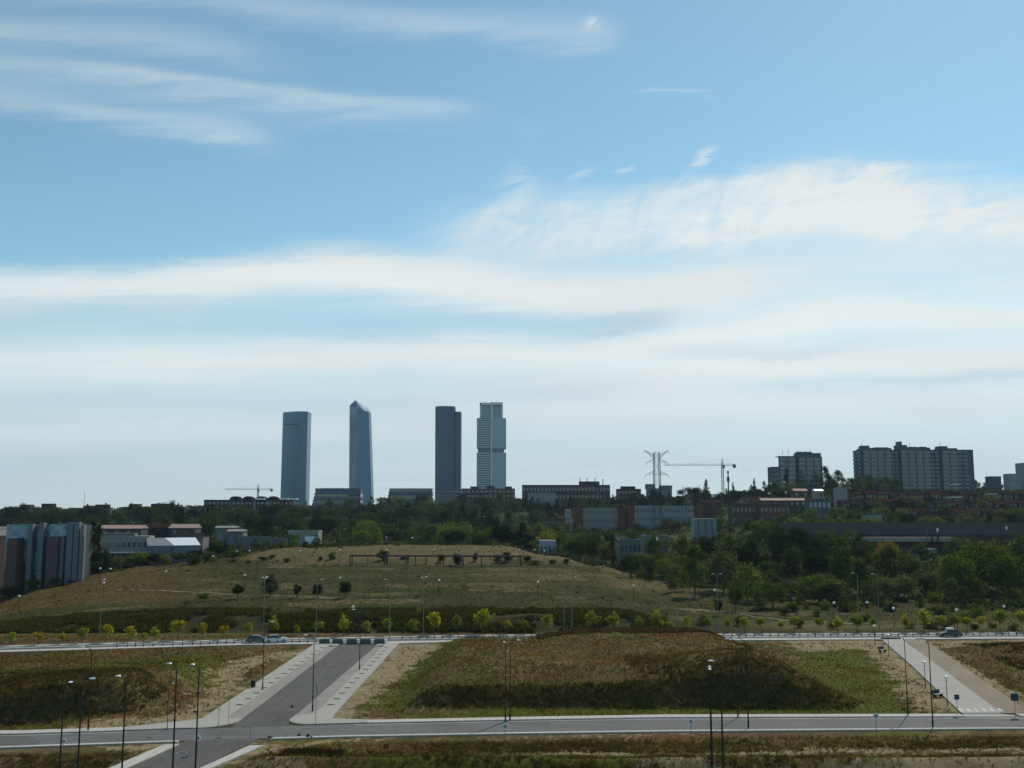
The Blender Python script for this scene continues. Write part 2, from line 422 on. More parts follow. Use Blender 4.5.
# ================================================================== ground sheet
def in_poly(x, y, poly):
    r = np.zeros(x.shape, bool); n = len(poly)
    for i in range(n):
        x0, y0 = poly[i]; x1, y1 = poly[(i+1)%n]
        if y0 == y1: continue
        r ^= ((y0 > y) != (y1 > y)) & (x < (x1-x0)*(y-y0)/(y1-y0)+x0)
    return r
P0 = lambda *a: [G0(*p) for p in a]
DIRT = [  # bare tan earth, traced on the flat ground
 P0((60,731),(80,722),(120,715),(165,716),(200,700),(215,680),(222,664),(240,660),(275,652),(305,650),(250,668),(232,690),(196,726),(120,733)),
 P0((322,723),(345,696),(372,668),(402,643),(445,643),(440,648),(420,662),(390,684),(362,704),(352,716),(410,719),(400,723)),
 P0((868,638),(880,637),(962,713),(925,712),(905,690),(868,655)),
 P0((896,637),(912,638),(950,655),(1010,690),(1060,716),(1000,714)),
 P0((780,640),(880,640),(890,652),(860,650),(800,650)),
 P0((90,748),(185,741.5),(196,741.5),(160,756),(128,768),(110,778),(100,778),(130,760),(160,748),(110,751)),
 P0((240,744),(330,740),(560,736),(700,733),(700,734.5),(420,738.5),(300,745),(215,768),(205,768)),
 P0((540,752),(700,752),(1060,748),(1060,753),(800,756),(540,757)),
 P0((820,763),(1060,758),(1060,790),(900,790)),
 P0((930,641),(1060,638),(1060,645),(930,648)),
]
GREEN = [
 P0((790,650),(870,645),(905,690),(905,712),(800,710),(820,690)),
 P0((90,668),(215,655),(235,662),(205,690),(170,680),(100,690)),
 P0((350,705),(440,643),(470,643),(430,690),(400,715)),
 P0((400,711),(1000,706),(1000,716),(400,721)),
 P0((380,757),(760,757),(760,790),(300,790)),
]
def ground_color(x, y, z):
    n1 = fbm(x*.12, y*.12, 21); n2 = fbm(x*.5, y*.5, 31); n3 = fbm(x*.03+y*.01, y*.06, 41); n4 = fbm(x*1.7, y*1.7, 51, 3)
    jx = x+(n2-.5)*9+(n4-.5)*4; jy = y+(n1-.5)*10+(n4-.5)*5
    c = np.zeros(x.shape+(3,))
    def put(m, col):
        m = np.clip(m, 0, 1)[..., None]; c[:] = c*(1-m) + np.array(col)*m
    put(np.ones_like(x), (.105,.080,.045))
    put(ss(.42,.62,n1), (.150,.118,.066))
    put(ss(.5,.68,n2)*.7, (.060,.055,.030))
    put(ss(.5,.68,fbm(x*.2,y*.2,77))*.7, (.130,.066,.038)); put(ss(.5,.66,fbm(x*.15,y*.22,78))*.6, (.075,.080,.024))
    near = y < 219
    for p in GREEN: put(in_poly(jx, jy, p)*(.55+.45*n2)*near, (.075,.085,.020))
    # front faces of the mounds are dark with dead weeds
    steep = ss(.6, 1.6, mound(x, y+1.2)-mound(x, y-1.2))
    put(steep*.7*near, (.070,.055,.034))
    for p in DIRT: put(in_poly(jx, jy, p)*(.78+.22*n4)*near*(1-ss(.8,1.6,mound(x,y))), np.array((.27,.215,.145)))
    put((y < 113)*ss(.5,.62,n1)*.8, (.20,.15,.11))
    put((y < 116)*(y > 113)*.5, (.05,.04,.025))
    # beyond the avenue
    px = 512+1008*x/np.maximum(y,1)
    hill = ss(224, 228, y)*(1-ss(440, 470, y))
    tr = fbm(x*.018, y*.16+fbm(x*.01,y*.01,5)*3, 43); put(hill, (.055,.052,.023)); put(hill*ss(.40,.6,tr)*.8, (.040,.045,.017)); put(hill*ss(.55,.68,fbm(x*.015,y*.12,47))*.6, (.085,.067,.032)); put(hill*ss(.50,.68,n2)*.5, (.036,.034,.018)); put(hill*ss(.56,.66,fbm(x*.05,y*.07,91))*.6, (.034,.036,.016)); put(hill*ss(.60,.70,fbm(x*.06,y*.1,93))*.6, (.14,.11,.065))
    put(hill*(1-ss(120,260,px))*ss(255,275,y)*.8, (.10,.068,.030))
    put(hill*ss(376, 392, y+(n1-.5)*26)*ss(225,262,px)*.85, (.145,.113,.068))
    put(hill*ss(585,640,px+(n1-.5)*60)*ss(290,330,y)*.7, (.13,.105,.062))
    put(hill*ss(640,760,px)*ss(300,330,y)*.9, (.050,.055,.026)); put(hill*ss(740,800,px)*ss(228,236,y)*(1-ss(240,250,y))*.6, (.12,.10,.055))
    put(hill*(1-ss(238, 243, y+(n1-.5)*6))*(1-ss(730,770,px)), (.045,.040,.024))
    put(ss(430, 470, y)*1.0, (.045,.055,.026)); put(ss(440,480,y)*ss(.55,.75,n3)*.4, (.10,.09,.05))
    c = c*(.82+.36*n4[..., None]); L_ = (c@np.array([.3,.5,.2]))[..., None]
    return np.clip(L_+(c-L_)*1.2, .008, 1)*np.array([.97,1.0,.95])*.93
us = np.unique(np.concatenate([np.linspace(-1.5,-.56,34), np.arange(-.56, .5601, .0024), np.linspace(.56,1.5,34)]))
ys = np.unique(np.concatenate([np.arange(8, 96, 4.), np.arange(96, 232, .5), np.arange(232, 300, .8), np.arange(300,470,1.5), np.geomspace(470, 7000, 170)]))
U, Yg = np.meshgrid(us, ys)
Xg = U*np.maximum(Yg, 90)   # keeps the sheet wide near the camera
Zg = gz(Xg, Yg)
nr, nc = U.shape
idx = np.arange(nr*nc).reshape(nr, nc)
quads = np.stack([idx[:-1,:-1], idx[:-1,1:], idx[1:,1:], idx[1:,:-1]], -1).reshape(-1, 4)
gm, b = new_mat('earth_and_dry_grass')
at_ = E.nt.nodes.new('ShaderNodeAttribute'); at_.attribute_name = 'Col'
geo = E.nt.nodes.new('ShaderNodeNewGeometry'); pos = E(geo.outputs['Position'])
n_ = e_noise(pos, 1.3, 6, .7)
f_ = (n_-.5)*1.3+1
cc = e_mix(1.0, E(at_.outputs['Color']), e_vec(f_, f_, f_), 'MULTIPLY')
E.nt.links.new(cc.s, b.inputs['Base Color']); b.inputs['Roughness'].default_value = 1; b.inputs['Specular IOR Level'].default_value = .05
bp = E.nt.nodes.new('ShaderNodeBump'); bp.inputs['Strength'].default_value = .6; bp.inputs['Distance'].default_value = .35
E.nt.links.new(n_.s, bp.inputs['Height']); E.nt.links.new(bp.outputs[0], b.inputs['Normal'])
gme = fast_mesh('ground', np.stack([Xg,Yg,Zg],-1).reshape(-1,3), quads, gm, ground_color(Xg,Yg,Zg).reshape(-1,3))
gme.polygons.foreach_set('use_smooth', np.ones(len(gme.polygons), bool))
go = bpy.data.objects.new('ground', gme); C.objects.link(go); tag(go, kind='structure')

# ================================================================== roads
def road_mat(name, col, scale, vary, col2=None, joints=None, bump=.1, streak=None):
    m, b = new_mat(name)
    geo = E.nt.nodes.new('ShaderNodeNewGeometry'); pos = E(geo.outputs['Position'])
    n = e_noise(pos, scale, 6, .7); big = e_noise(pos, .12, 4, .6); f = 1+(n-.5)*vary*2+(big-.5)*vary*2.6
    c = e_mix(1.0, col, e_vec(f,f,f), 'MULTIPLY')
    if col2: c = e_mix(e_smooth(.52,.68,e_noise(pos,.45,5,.7))*.7, c, col2)
    if streak:
        mp = E.nt.nodes.new('ShaderNodeMapping'); mp.inputs['Scale'].default_value = streak; E.nt.links.new(pos.s, mp.inputs['Vector'])
        st_ = e_noise(E(mp.outputs[0]), 1.0, 4, .6); g_ = (st_-.5)*.9+1; c = e_mix(1.0, c, e_vec(g_,g_,g_), 'MULTIPLY')
        vo = E.nt.nodes.new('ShaderNodeTexVoronoi'); vo.feature = 'DISTANCE_TO_EDGE'; vo.inputs['Scale'].default_value = .16; E.nt.links.new((pos).s, vo.inputs['Vector'])
        ck = (1-e_smooth(.0,.012,E(vo.outputs[0])))*e_smooth(.45,.6,big); c = e_mix(ck*.55, c, (.03,.03,.03))
        c = e_mix(e_smooth(.60,.63,e_noise(pos,.07,1,.3))*.35, c, (.06,.06,.06))
    if joints:
        sx = E.nt.nodes.new('ShaderNodeSeparateXYZ'); E.nt.links.new(pos.s, sx.inputs[0])
        for k, st in joints:
            q = E.m('PINGPONG', E(sx.outputs[k]), st/2); l = 1-e_smooth(.0, .07, q)
            c = e_mix(l*.45, c, (.05,.05,.045))
    E.nt.links.new(c.s, b.inputs['Base Color']); b.inputs['Roughness'].default_value = .9; b.inputs['Specular IOR Level'].default_value = .2
    bp = E.nt.nodes.new('ShaderNodeBump'); bp.inputs['Strength'].default_value = bump; bp.inputs['Distance'].default_value = .03
    E.nt.links.new(n.s, bp.inputs['Height']); E.nt.links.new(bp.outputs[0], b.inputs['Normal'])
    return m
M_ASPH = road_mat('asphalt', (.118,.118,.116), 3.0, .2, None, None, .1, (.10,1.6,1))
M_ASPH2 = road_mat('worn_asphalt', (.085,.082,.078), 2.2, .22, (.115,.11,.10), None, .1, (1.6,.10,1))
M_PAVE = road_mat('concrete_paving', (.33,.317,.285), 1.5, .14, None, [(1,1.2)])
M_LANE = road_mat('parking_concrete', (.245,.235,.215), 1.5, .16, (.16,.155,.145), [(1,2.5)])
M_KERB = road_mat('kerb_stone', (.44,.42,.385), 2.0, .12, None, [(0,1.0)])
M_PATH = road_mat('footpath_concrete', (.32,.307,.28), 1.3, .15, (.24,.235,.22), [(1,4.0)])
M_TAN = road_mat('compacted_sand', (.20,.165,.12), 1.8, .35, (.11,.095,.06))
M_LINE = road_mat('road_paint', (.50,.49,.46), 4.0, .25, (.30,.29,.27))
def sheet(name, A_, B_, z0, z1, m, step=4.0, follow=False):
    """ribbon between two polylines (same count): a flat slab, or draped on the ground"""
    L, Rr = [], []
    for i in range(len(A_)-1):
        a0, a1, b0, b1 = A_[i], A_[i+1], B_[i], B_[i+1]
        n = max(1, int(math.hypot(a1[0]-a0[0], a1[1]-a0[1])/step))
        for k in range(n + (i == len(A_)-2)):
            t = k/n; L.append((a0[0]+(a1[0]-a0[0])*t, a0[1]+(a1[1]-a0[1])*t)); Rr.append((b0[0]+(b1[0]-b0[0])*t, b0[1]+(b1[1]-b0[1])*t))
    mb = MB(); n = len(L)
    for i in range(n):
        za = gz1(*L[i]) if follow else 0; zb = gz1(*Rr[i]) if follow else 0
        mb.v += [(*L[i], z1+za), (*Rr[i], z1+zb), (*L[i], z0+za), (*Rr[i], z0+zb)]
    for i in range(n-1):
        a = 4*i; c = a+4
        mb.f += [(a, a+1, c+1, c), (a+2, c+2, c+3, a+3), (a, c, c+2, a+2), (a+1, a+3, c+3, c+1)]
    mb.f += [(0,2,3,1), (4*n-4, 4*n-3, 4*n-1, 4*n-2)]
    o = mb.build(name, m); return tag(o, kind='structure')
def clampx(pts, x0, x1):
    xs = [x0]+[p[0] for p in pts if x0 < p[0] < x1]+[x1]; return [(x_, float(lin(pts, x_))) for x_ in xs]
def at_xs(pts, xs, dy=0): return [(x_, float(lin(pts, x_))+dy) for x_ in xs]
xsr = [-105,-80,-60,-40,-20,0,20,40,60,80,105]
sheet('road', at_xs(NEAR_K, xsr), at_xs(FAR_K, xsr), -.3, 0.012, M_ASPH)
# side street and its continuation towards the viewer
sheet('side_street', [(-35.1, float(lin(FAR_K,-35))-.05),(-35,140),(-34.9,211)], [(-28.6,float(lin(FAR_K,-28))-.05),(-28.1,140),(-27.3,211)], -.3, .016, M_ASPH2)
sheet('near_street', [(-44.5,88),(-40.6,108),(-38.4,float(lin(NEAR_K,-38))+.3)], [(-36.5,88),(-33.2,108),(-30.0,float(lin(NEAR_K,-30))+.3)], -.3, .018, M_ASPH2)
ys_ = float(lin(FAR_K,-32))
def corner(cx, cy, r, a0, a1, n=6): return [(cx+r*math.cos(R(a0+(a1-a0)*i/n)), cy+r*math.sin(R(a0+(a1-a0)*i/n))) for i in range(n+1)]
def slab(name, poly, m, z1=.13, z0=-.3):
    o = MB().prism(poly, z0, z1).build(name, m); return tag(o, kind='structure')
# rounded corners of the pavements at the junction
yl = float(lin(FAR_K,-40)); yr = float(lin(FAR_K,-26))
slab('pavement', [(-48,float(lin(FAR_K,-48))+.1)]+[(-41,yl+.15)]+corner(-39.5, yl+4.6, 4.4, -80, 0)+[(-35.1,yl+6),(-40.2,yl+6),(-42.5,yl+4.2),(-48,float(lin(FAR_K,-48))+2.0)], M_PAVE)
slab('pavement', corner(-25.6, yr+3.4, 3.2, 180, 262)+[(-18.5,float(lin(FAR_K,-18.5))+.1),(-18.5,float(lin(FAR_K,-18.5))+1.9),(-23.4,yr+3.6),(-23.5,yr+6.5),(-28.6,yr+6.5)], M_PAVE)
sheet('pavement', [(-40.3,yl+6),(-40.0,208)], [(-37.2,yl+6),(-36.6,208)], -.3, .13, M_PAVE)
sheet('parking_lane', [(-37.2,yl+6),(-36.6,204)], [(-35.1,yl+6),(-34.9,204)], -.3, .05, M_LANE)
sheet('parking_lane', [(-28.6,yr+6.5),(-27.2,204)], [(-26.2,yr+6.5),(-25.6,204)], -.3, .05, M_LANE)
sheet('pavement', [(-26.2,yr+6.5),(-25.6,208)], [(-23.6,yr+6.5),(-23.0,208)], -.3, .13, M_PAVE)
slab('pavement', [(-40.0,208),(-34.9,204.2),(-34.9,211),(-50,209)], M_PAVE, .128)
slab('pavement', [(-27.2,204.2),(-23.0,208),(-12,210.6),(-27.2,211)], M_PAVE, .128)
# strips along the near road
def strip_y(name, base, x0, x1, d0, d1, z0, z1, m):
    xs = [x0]+[x_ for x_ in xsr if x0 < x_ < x1]+[x1]
    return sheet(name, at_xs(base, xs, d0), at_xs(base, xs, d1), z0, z1, m)
strip_y('pavement', FAR_K, -105, -48, .02, 1.9, -.3, .12, M_KERB)
strip_y('pavement', FAR_K, -18.5, 59.5, .02, 1.7, -.3, .12, M_KERB)
strip_y('pavement', FAR_K, 67, 105, .02, 1.7, -.3, .12, M_KERB)
strip_y('kerb', NEAR_K, -105, -39.2, -.7, -.02, -.3, .12, M_KERB)
strip_y('kerb', NEAR_K, -29.2, 105, -.7, -.02, -.3, .12, M_KERB)
sheet('kerb', [(-46.3,88),(-42.6,108),(-40.2,120.0)], [(-44.6,88),(-40.7,108),(-38.5,120.0)], -.3, .12, M_KERB)
sheet('kerb', [(-36.4,88),(-33.1,108),(-30.2,119.5)], [(-35.3,88),(-32.0,108),(-28.6,119.5)], -.3, .12, M_KERB)
# edge lines a little inside the kerbs
xs2 = [-105,-80,-60,-47]
sheet('road_marking', at_xs(FAR_K,xs2,-.75), at_xs(FAR_K,xs2,-.6), .010, .020, M_LINE)
xs2 = [-20,0,20,40,60,80,105]
sheet('road_marking', at_xs(FAR_K,xs2,-.75), at_xs(FAR_K,xs2,-.6), .010, .020, M_LINE)
# avenue: near pavement, carriageway, kerbed strip, second carriageway pavement
xa = [-160,-101,-54,-7,50,108,160]
sheet('avenue', at_xs(AV_N,xa,2.4), at_xs(AV_F,xa,-1.6), -.3, .014, M_ASPH)
sheet('pavement', at_xs(AV_N,xa,0), at_xs(AV_N,xa,2.38), -.3, .13, M_KERB)
sheet('pavement', at_xs(AV_F,xa,-1.58), at_xs(AV_F,xa,.2), -.3, .13, M_KERB)
sheet('median_strip', at_xs(AV_N,xa,5.4), at_xs(AV_N,xa,6.3), -.3, .13, M_KERB)
slab('avenue_crossing', [(-35,208.5),(-27,208.8),(-26.5,213.5),(-35,212.5)], M_ASPH2, .135)
# footpath to the avenue
sheet('footpath', [(60.0,137.9),(69.4,178),(78,217)], [(65.3,137.9),(74,178),(82.3,217)], -.3, .13, M_PATH)
slab('footpath', [(59.5,float(lin(FAR_K,60))+.02),(67,float(lin(FAR_K,67))+.02),(65.3,137.88),(60,137.88)], M_PATH, .05)
sheet('sand_strip', [(65.35,138.2),(74.05,178),(82.35,216)], [(69.3,138.2),(78.3,178),(87,216)], -.3, .06, M_TAN)
# worn zebra bars at the foot of the path
for k in range(6):
    x_ = 60.3+k*1.05; y_ = 138.8
    slab('road_marking', [(x_,y_),(x_+.5,y_),(x_+1.0,y_+2.2),(x_+.5,y_+2.2)], M_LINE, .136, .131)
def drape(name, pts, wd, m):
    P = [hit(*p)[:2] for p in pts]
    A_, B_ = [], []
    for i, p in enumerate(P):
        a = P[max(0,i-1)]; c = P[min(len(P)-1,i+1)]; dx_, dy_ = c[0]-a[0], c[1]-a[1]; l = math.hypot(dx_, dy_) or 1
        A_.append((p[0]+dy_/l*wd/2, p[1]-dx_/l*wd/2)); B_.append((p[0]-dy_/l*wd/2, p[1]+dx_/l*wd/2))
    return sheet(name, A_, B_, -.4, .10, m, 1.5, True)
drape('hill_path', [(118,589.5),(150,590.5),(200,593),(250,596),(330,599),(420,600.5)], .8, M_TAN)
drape('hill_path', [(255,567.5),(285,567.5),(312,568)], .8, M_TAN)
drape('hill_path', [(664,606.5),(700,610),(730,613),(760,617.5),(800,621.5),(870,624)], .9, M_TAN)
# ================================================================== plant materials
def leaf_mat(name, trans=.35, attr=False, objcol=False):
    m = bpy.data.materials.new(name); m.use_nodes = True; E.nt = nt = m.node_tree
    for n in list(nt.nodes):
        if n.type != 'OUTPUT_MATERIAL': nt.nodes.remove(n)
    out = [n for n in nt.nodes if n.type == 'OUTPUT_MATERIAL'][0]
    geo = nt.nodes.new('ShaderNodeNewGeometry')
    rnd = E(geo.outputs['Random Per Island'])
    if attr:
        a = nt.nodes.new('ShaderNodeAttribute'); a.attribute_name = 'Col'; c = E(a.outputs['Color'])
    else:
        oi = nt.nodes.new('ShaderNodeObjectInfo'); c = E(oi.outputs['Color'])
        big = e_noise(E(geo.outputs['Position']), .35, 3, .6)
        f2 = big*1.5+.25
        c = e_mix(1.0, c, e_vec(f2, f2, f2), 'MULTIPLY')
    f = rnd*.8+.6
    c = e_mix(1.0, c, e_vec(f, f, f*.9), 'MULTIPLY')
    d = nt.nodes.new('ShaderNodeBsdfDiffuse'); t = nt.nodes.new('ShaderNodeBsdfTranslucent'); mx = nt.nodes.new('ShaderNodeMixShader')
    nt.links.new(c.s, d.inputs[0]); c2 = e_mix(1.0, c, (1.25,1.2,.55), 'MULTIPLY'); nt.links.new(c2.s, t.inputs[0])
    mx.inputs[0].default_value = trans
    nt.links.new(d.outputs[0], mx.inputs[1]); nt.links.new(t.outputs[0], mx.inputs[2]); nt.links.new(mx.outputs[0], out.inputs[0])
    return m
M_LEAF = leaf_mat('leaves', .38)
M_WEED = leaf_mat('weeds', .22, attr=True)
M_BARK = mat('bark', (.10,.08,.06), .95, vary=.35, scale=3)

# ------------------------------------------------------------------ loose ground cover: blades and twigs, one mesh per kind
def tufts(name, pts, size, col, nb=6, wid=.12, spread=.35, lean=.5):
    L_ = (col@np.array([.3,.5,.2]))[:, None]; col = np.clip(L_+(col-L_)*1.18, .008, 1)*np.array([.97,.99,.95])*.86
    n = len(pts); rg = np.random.default_rng(len(pts))
    P = np.repeat(pts, nb, 0); s = np.repeat(size, nb)[:, None]; c = np.repeat(col, nb, 0)
    k = n*nb; ang = rg.uniform(0, 2*np.pi, k); rr = rg.uniform(0, spread, k)[:, None]*s
    base = P + np.stack([np.cos(ang), np.sin(ang), 0*ang], -1)*rr
    a2 = rg.uniform(0, 2*np.pi, k); w_ = np.stack([np.cos(a2), np.sin(a2), 0*a2], -1)*wid*s*rg.uniform(.5,1.3,(k,1))
    h = s*rg.uniform(.5, 1.15, (k,1)); ln = rg.normal(0, lean, (k,2))*h
    tip = base + np.concatenate([ln, h], 1)
    base = base - np.array([0,0,.08])
    V = np.stack([base-w_, base+w_, tip], 1).reshape(-1, 3)
    cv = np.repeat(c*rg.uniform(.75,1.25,(k,1)), 3, 0)
    me = fast_mesh(name, V, np.arange(len(V)).reshape(-1,3), M_WEED, cv, nv=3)
    o = bpy.data.objects.new(name, me); C.objects.link(o); return o
def blobs(name, pts, size, col, nl=16, leaf=.22, flat=.7):
    """low bushy weeds: leaf-sized faces spread through a lumpy volume"""
    n = len(pts); rg = np.random.default_rng(len(pts)+5); k = n*nl
    P = np.repeat(pts, nl, 0); s = np.repeat(size, nl)[:, None]; c = np.repeat(col, nl, 0)
    d = rg.normal(0, 1, (k,3)); d /= np.linalg.norm(d, axis=1)[:, None]; d *= rg.uniform(.3, 1, (k,1))**.5
    ctr = P + d*s*np.array([.55,.55,.5*flat]) + np.array([0,0,.42])*s*flat
    u = rg.normal(0,1,(k,3)); u /= np.linalg.norm(u,axis=1)[:,None]; v = np.cross(u, rg.normal(0,1,(k,3))); v /= np.linalg.norm(v,axis=1)[:,None]
    l = leaf*s*rg.uniform(.6,1.3,(k,1)); u = u*l; v = v*l*.7
    V = np.stack([ctr-u, ctr-v*.8, ctr+u, ctr+v], 1).reshape(-1,3)
    cv = np.repeat(c*rg.uniform(.7,1.3,(k,1)), 4, 0)
    me = fast_mesh(name, V, np.arange(len(V)).reshape(-1,4), M_WEED, cv, nv=4)
    o = bpy.data.objects.new(name, me); C.objects.link(o); return o
def samp(n, x0, x1, y0, y1, wedge=False):
    y = RNG.uniform(y0, y1, n)
    x = RNG.uniform(x0, x1, n) if not wedge else (RNG.uniform(x0, x1, n)-512)/1000*1.01*y
    return x, y
def lift(x, y): return np.stack([x, y, gz(x,y)], -1)
def stuffed(o, label, cat): return tag(o, label, cat, kind='stuff')
polys_dirt = [np.array(p) for p in DIRT]
def bare(x, y):
    m = np.zeros(x.shape, bool)
    for p in DIRT: m |= in_poly(x, y, p)
    return m
# dry grass between the two roads
x, y = samp(260000, -600, 1500, 98, 222, True)
ok = (np.abs(x) < 150) & (road_mask(x, y) > .25)
x, y = x[ok], y[ok]
dn = fbm(x*.35, y*.35, 61); bd = bare(x, y); keep = RNG.random(len(x)) < np.where(bd, .13+.25*(dn > .52), .35+.9*dn)
x, y, dn = x[keep], y[keep], dn[keep]
pal = np.array([(.25,.19,.080),(.20,.14,.060),(.17,.095,.048),(.11,.12,.030),(.29,.23,.115)])
gmask = np.zeros(len(x))
for p in GREEN: gmask = np.maximum(gmask, in_poly(x+(dn-.5)*14, y+(fbm(x*.3,y*.3,66)-.5)*16, p)*(fbm(x*.22,y*.22,67) > .42))
sel = (fbm(x*.08, y*.08, 63)*5.6-.6+RNG.normal(0,.7,len(x))).clip(0,4).astype(int)
col = pal[sel]; gcol = np.array((.115,.135,.026)); col = np.where((gmask > 0)[:,None] & (RNG.random(len(x)) < .75)[:,None], gcol, col)
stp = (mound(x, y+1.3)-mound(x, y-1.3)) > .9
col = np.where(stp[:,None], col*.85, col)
col = col*(.55+.8*fbm(x*.25,y*.25,88))[:,None]
o = tufts('dry_grass', lift(x, y), RNG.uniform(.16,.46,len(x))*np.where(gmask>0,.75,1.0), col, nb=5, wid=.13)
stuffed(o, 'dry and patchy green grass covering the vacant plots between the roads', 'grass')
# dead weeds on the steep faces of the mounds and in the dark furrows
pts, sz, cl = [], [], []
x, y = samp(52000, -300, 1100, 124, 168, True)
st = mound(x, y+1.3)-mound(x, y-1.3); rmk = road_mask(x, y)
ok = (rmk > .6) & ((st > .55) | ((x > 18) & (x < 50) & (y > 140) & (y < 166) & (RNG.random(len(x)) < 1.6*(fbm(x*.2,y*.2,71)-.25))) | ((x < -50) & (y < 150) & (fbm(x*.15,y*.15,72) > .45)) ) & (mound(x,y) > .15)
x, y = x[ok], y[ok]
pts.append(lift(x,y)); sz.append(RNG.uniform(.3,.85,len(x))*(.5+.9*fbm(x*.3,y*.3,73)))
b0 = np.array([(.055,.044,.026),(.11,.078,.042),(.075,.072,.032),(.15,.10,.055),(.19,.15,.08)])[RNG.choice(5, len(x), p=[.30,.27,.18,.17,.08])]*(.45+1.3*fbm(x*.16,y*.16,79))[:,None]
cl.append(b0)
# paler bushes low on the face
x, y = samp(60, 590, 850, 141, 146, True); pts.append(lift(x,y)); sz.append(RNG.uniform(.9,1.8,60)); cl.append(np.tile((.10,.088,.045), (60,1)))
# patches in front of the near road
x, y = samp(26000, -100, 1150, 100, 124, True)
ok = (road_mask(x,y) > .7) & (~bare(x,y)) & (RNG.random(len(x)) < .30+ 2.2*(fbm(x*.12, y*.5, 74)-.5) + .35*((y > 116.2) & (y < 121.5) & (x > -8)))
x, y = x[ok], y[ok]; pts.append(lift(x,y)); sz.append(RNG.uniform(.3,.75,len(x))); cl.append(np.array([(.085,.062,.036),(.13,.095,.048),(.16,.09,.055),(.11,.12,.036)])[RNG.integers(0,4,len(x))]*(.5+1.1*fbm(x*.2,y*.4,80))[:,None])
x = RNG.uniform(-25.5,-19.0,500); y = RNG.uniform(113.5,116.8,500); pts.append(lift(x,y)); sz.append(RNG.uniform(.4,.9,500)); cl.append(np.tile((.045,.034,.024),(500,1)))
# low scrub on the far right plot
x, y = samp(9000, 930, 1300, 142, 208, True); ok = (road_mask(x,y) > .8) & (fbm(x*.1,y*.1,75) > .45) & (x > 84+(y-150)*.1)
x, y = x[ok], y[ok]; pts.append(lift(x,y)); sz.append(RNG.uniform(.4,.9,len(x))); cl.append(np.array([(.05,.043,.024),(.07,.045,.03),(.055,.06,.025)])[RNG.integers(0,3,len(x))])
pts, sz, cl = np.concatenate(pts), np.concatenate(sz), np.concatenate(cl)
kk = RNG.random(len(pts)) < .5
o = tufts('dry_stalks', pts, sz*.75, cl*.95, nb=8, wid=.11, spread=1.1, lean=.6)
stuffed(o, 'tall dead stalks on the mounds and in the furrows', 'weeds')
o = blobs('dead_weeds', pts[kk], sz[kk]*.68, cl[kk]*.85, 14, .24)
stuffed(o, 'dark dead weeds on the steep mound faces and in the furrows', 'weeds')
# reddish scrub strip on the back of the long mound and taller tufts on its top
x = RNG.uniform(5, 47, 2600); y = RNG.uniform(200, 208, 2600)
o = blobs('red_brown_scrub', lift(x,y), RNG.uniform(.25,.75,2600), np.array([(.095,.050,.032),(.07,.05,.03),(.12,.08,.045)])[RNG.integers(0,3,2600)], 14, .24)
stuffed(o, 'red-brown scrub along the rear edge of the long mound', 'scrub')
# bank of the hill above the avenue
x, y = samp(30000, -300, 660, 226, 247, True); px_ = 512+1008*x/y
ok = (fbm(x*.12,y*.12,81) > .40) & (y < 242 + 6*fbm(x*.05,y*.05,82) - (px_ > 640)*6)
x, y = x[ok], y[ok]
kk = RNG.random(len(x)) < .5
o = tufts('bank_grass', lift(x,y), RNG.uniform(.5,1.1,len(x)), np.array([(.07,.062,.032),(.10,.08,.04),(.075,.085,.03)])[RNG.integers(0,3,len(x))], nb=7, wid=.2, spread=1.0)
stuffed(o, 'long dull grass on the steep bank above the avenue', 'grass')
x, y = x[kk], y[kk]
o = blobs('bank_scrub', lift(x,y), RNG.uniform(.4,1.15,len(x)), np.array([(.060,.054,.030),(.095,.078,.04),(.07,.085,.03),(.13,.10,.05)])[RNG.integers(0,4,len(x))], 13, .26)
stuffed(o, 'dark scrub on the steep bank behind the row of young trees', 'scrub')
# rough grass on the hill
x, y = samp(90000, -500, 1200, 238, 460, True)
nn = fbm(x*.06, y*.06, 83); ok = RNG.random(len(x)) < (.3+nn); x, y, nn = x[ok], y[ok], nn[ok]; px_ = 512+1008*x/y
base = np.where((px_ < 210)[:,None], np.array((.13,.09,.042)), np.array((.078,.073,.030)))
tanm = ((y > 384) | ((px_ > 600) & (y > 280)))[:,None]
base = np.where(tanm, np.array((.19,.15,.088)), base)
o = tufts('hill_grass', lift(x,y), RNG.uniform(.12,.32,len(x)), base*.8*(.35+fbm(x*.02,y*.14,43)*.6+nn*.8)[:,None]*RNG.uniform(.88,1.12,(len(x),1)), nb=5, wid=.34, spread=1.8)
stuffed(o, 'thin olive and straw coloured grass covering the park hill', 'grass')
# scattered dark clumps on the hill and fine dead stalks along its bank
x, y = samp(1500, -100, 740, 240, 425, True); ok = fbm(x*.04,y*.06,97) > .52; x, y = x[ok], y[ok]
o = blobs('hill_scrub', lift(x,y), RNG.uniform(.3,.95,len(x)), np.array([(.045,.050,.022),(.07,.065,.03),(.10,.08,.04)])[RNG.integers(0,3,len(x))], 14, .26)
stuffed(o, 'scattered low weeds and thistles dotting the park hill', 'weeds')
# undergrowth below the trees in the valley and up the far slopes
x, y = samp(26000, -150, 1250, 245, 900, True); px_ = 512+1008*x/y
crest = np.interp(px_, [0,100,200,300,400,500,600,650,700,760,850,1024],[310,350,390,450,460,450,392,362,330,300,262,262])
ok = (y > crest) & (fbm(x*.03,y*.03,84) > .33) & ~((px_ > 880) & (px_ < 950) & (y > 250) & (y < 285)); x, y = x[ok], y[ok]
o = blobs('undergrowth', lift(x,y), RNG.uniform(1.0,2.6,len(x))*(1+y/900), np.array([(.042,.060,.022),(.065,.080,.028),(.075,.080,.036),(.03,.045,.02)])[RNG.integers(0,4,len(x))], 14, .2)
stuffed(o, 'tangled dark green undergrowth filling the valley behind the hill', 'undergrowth')

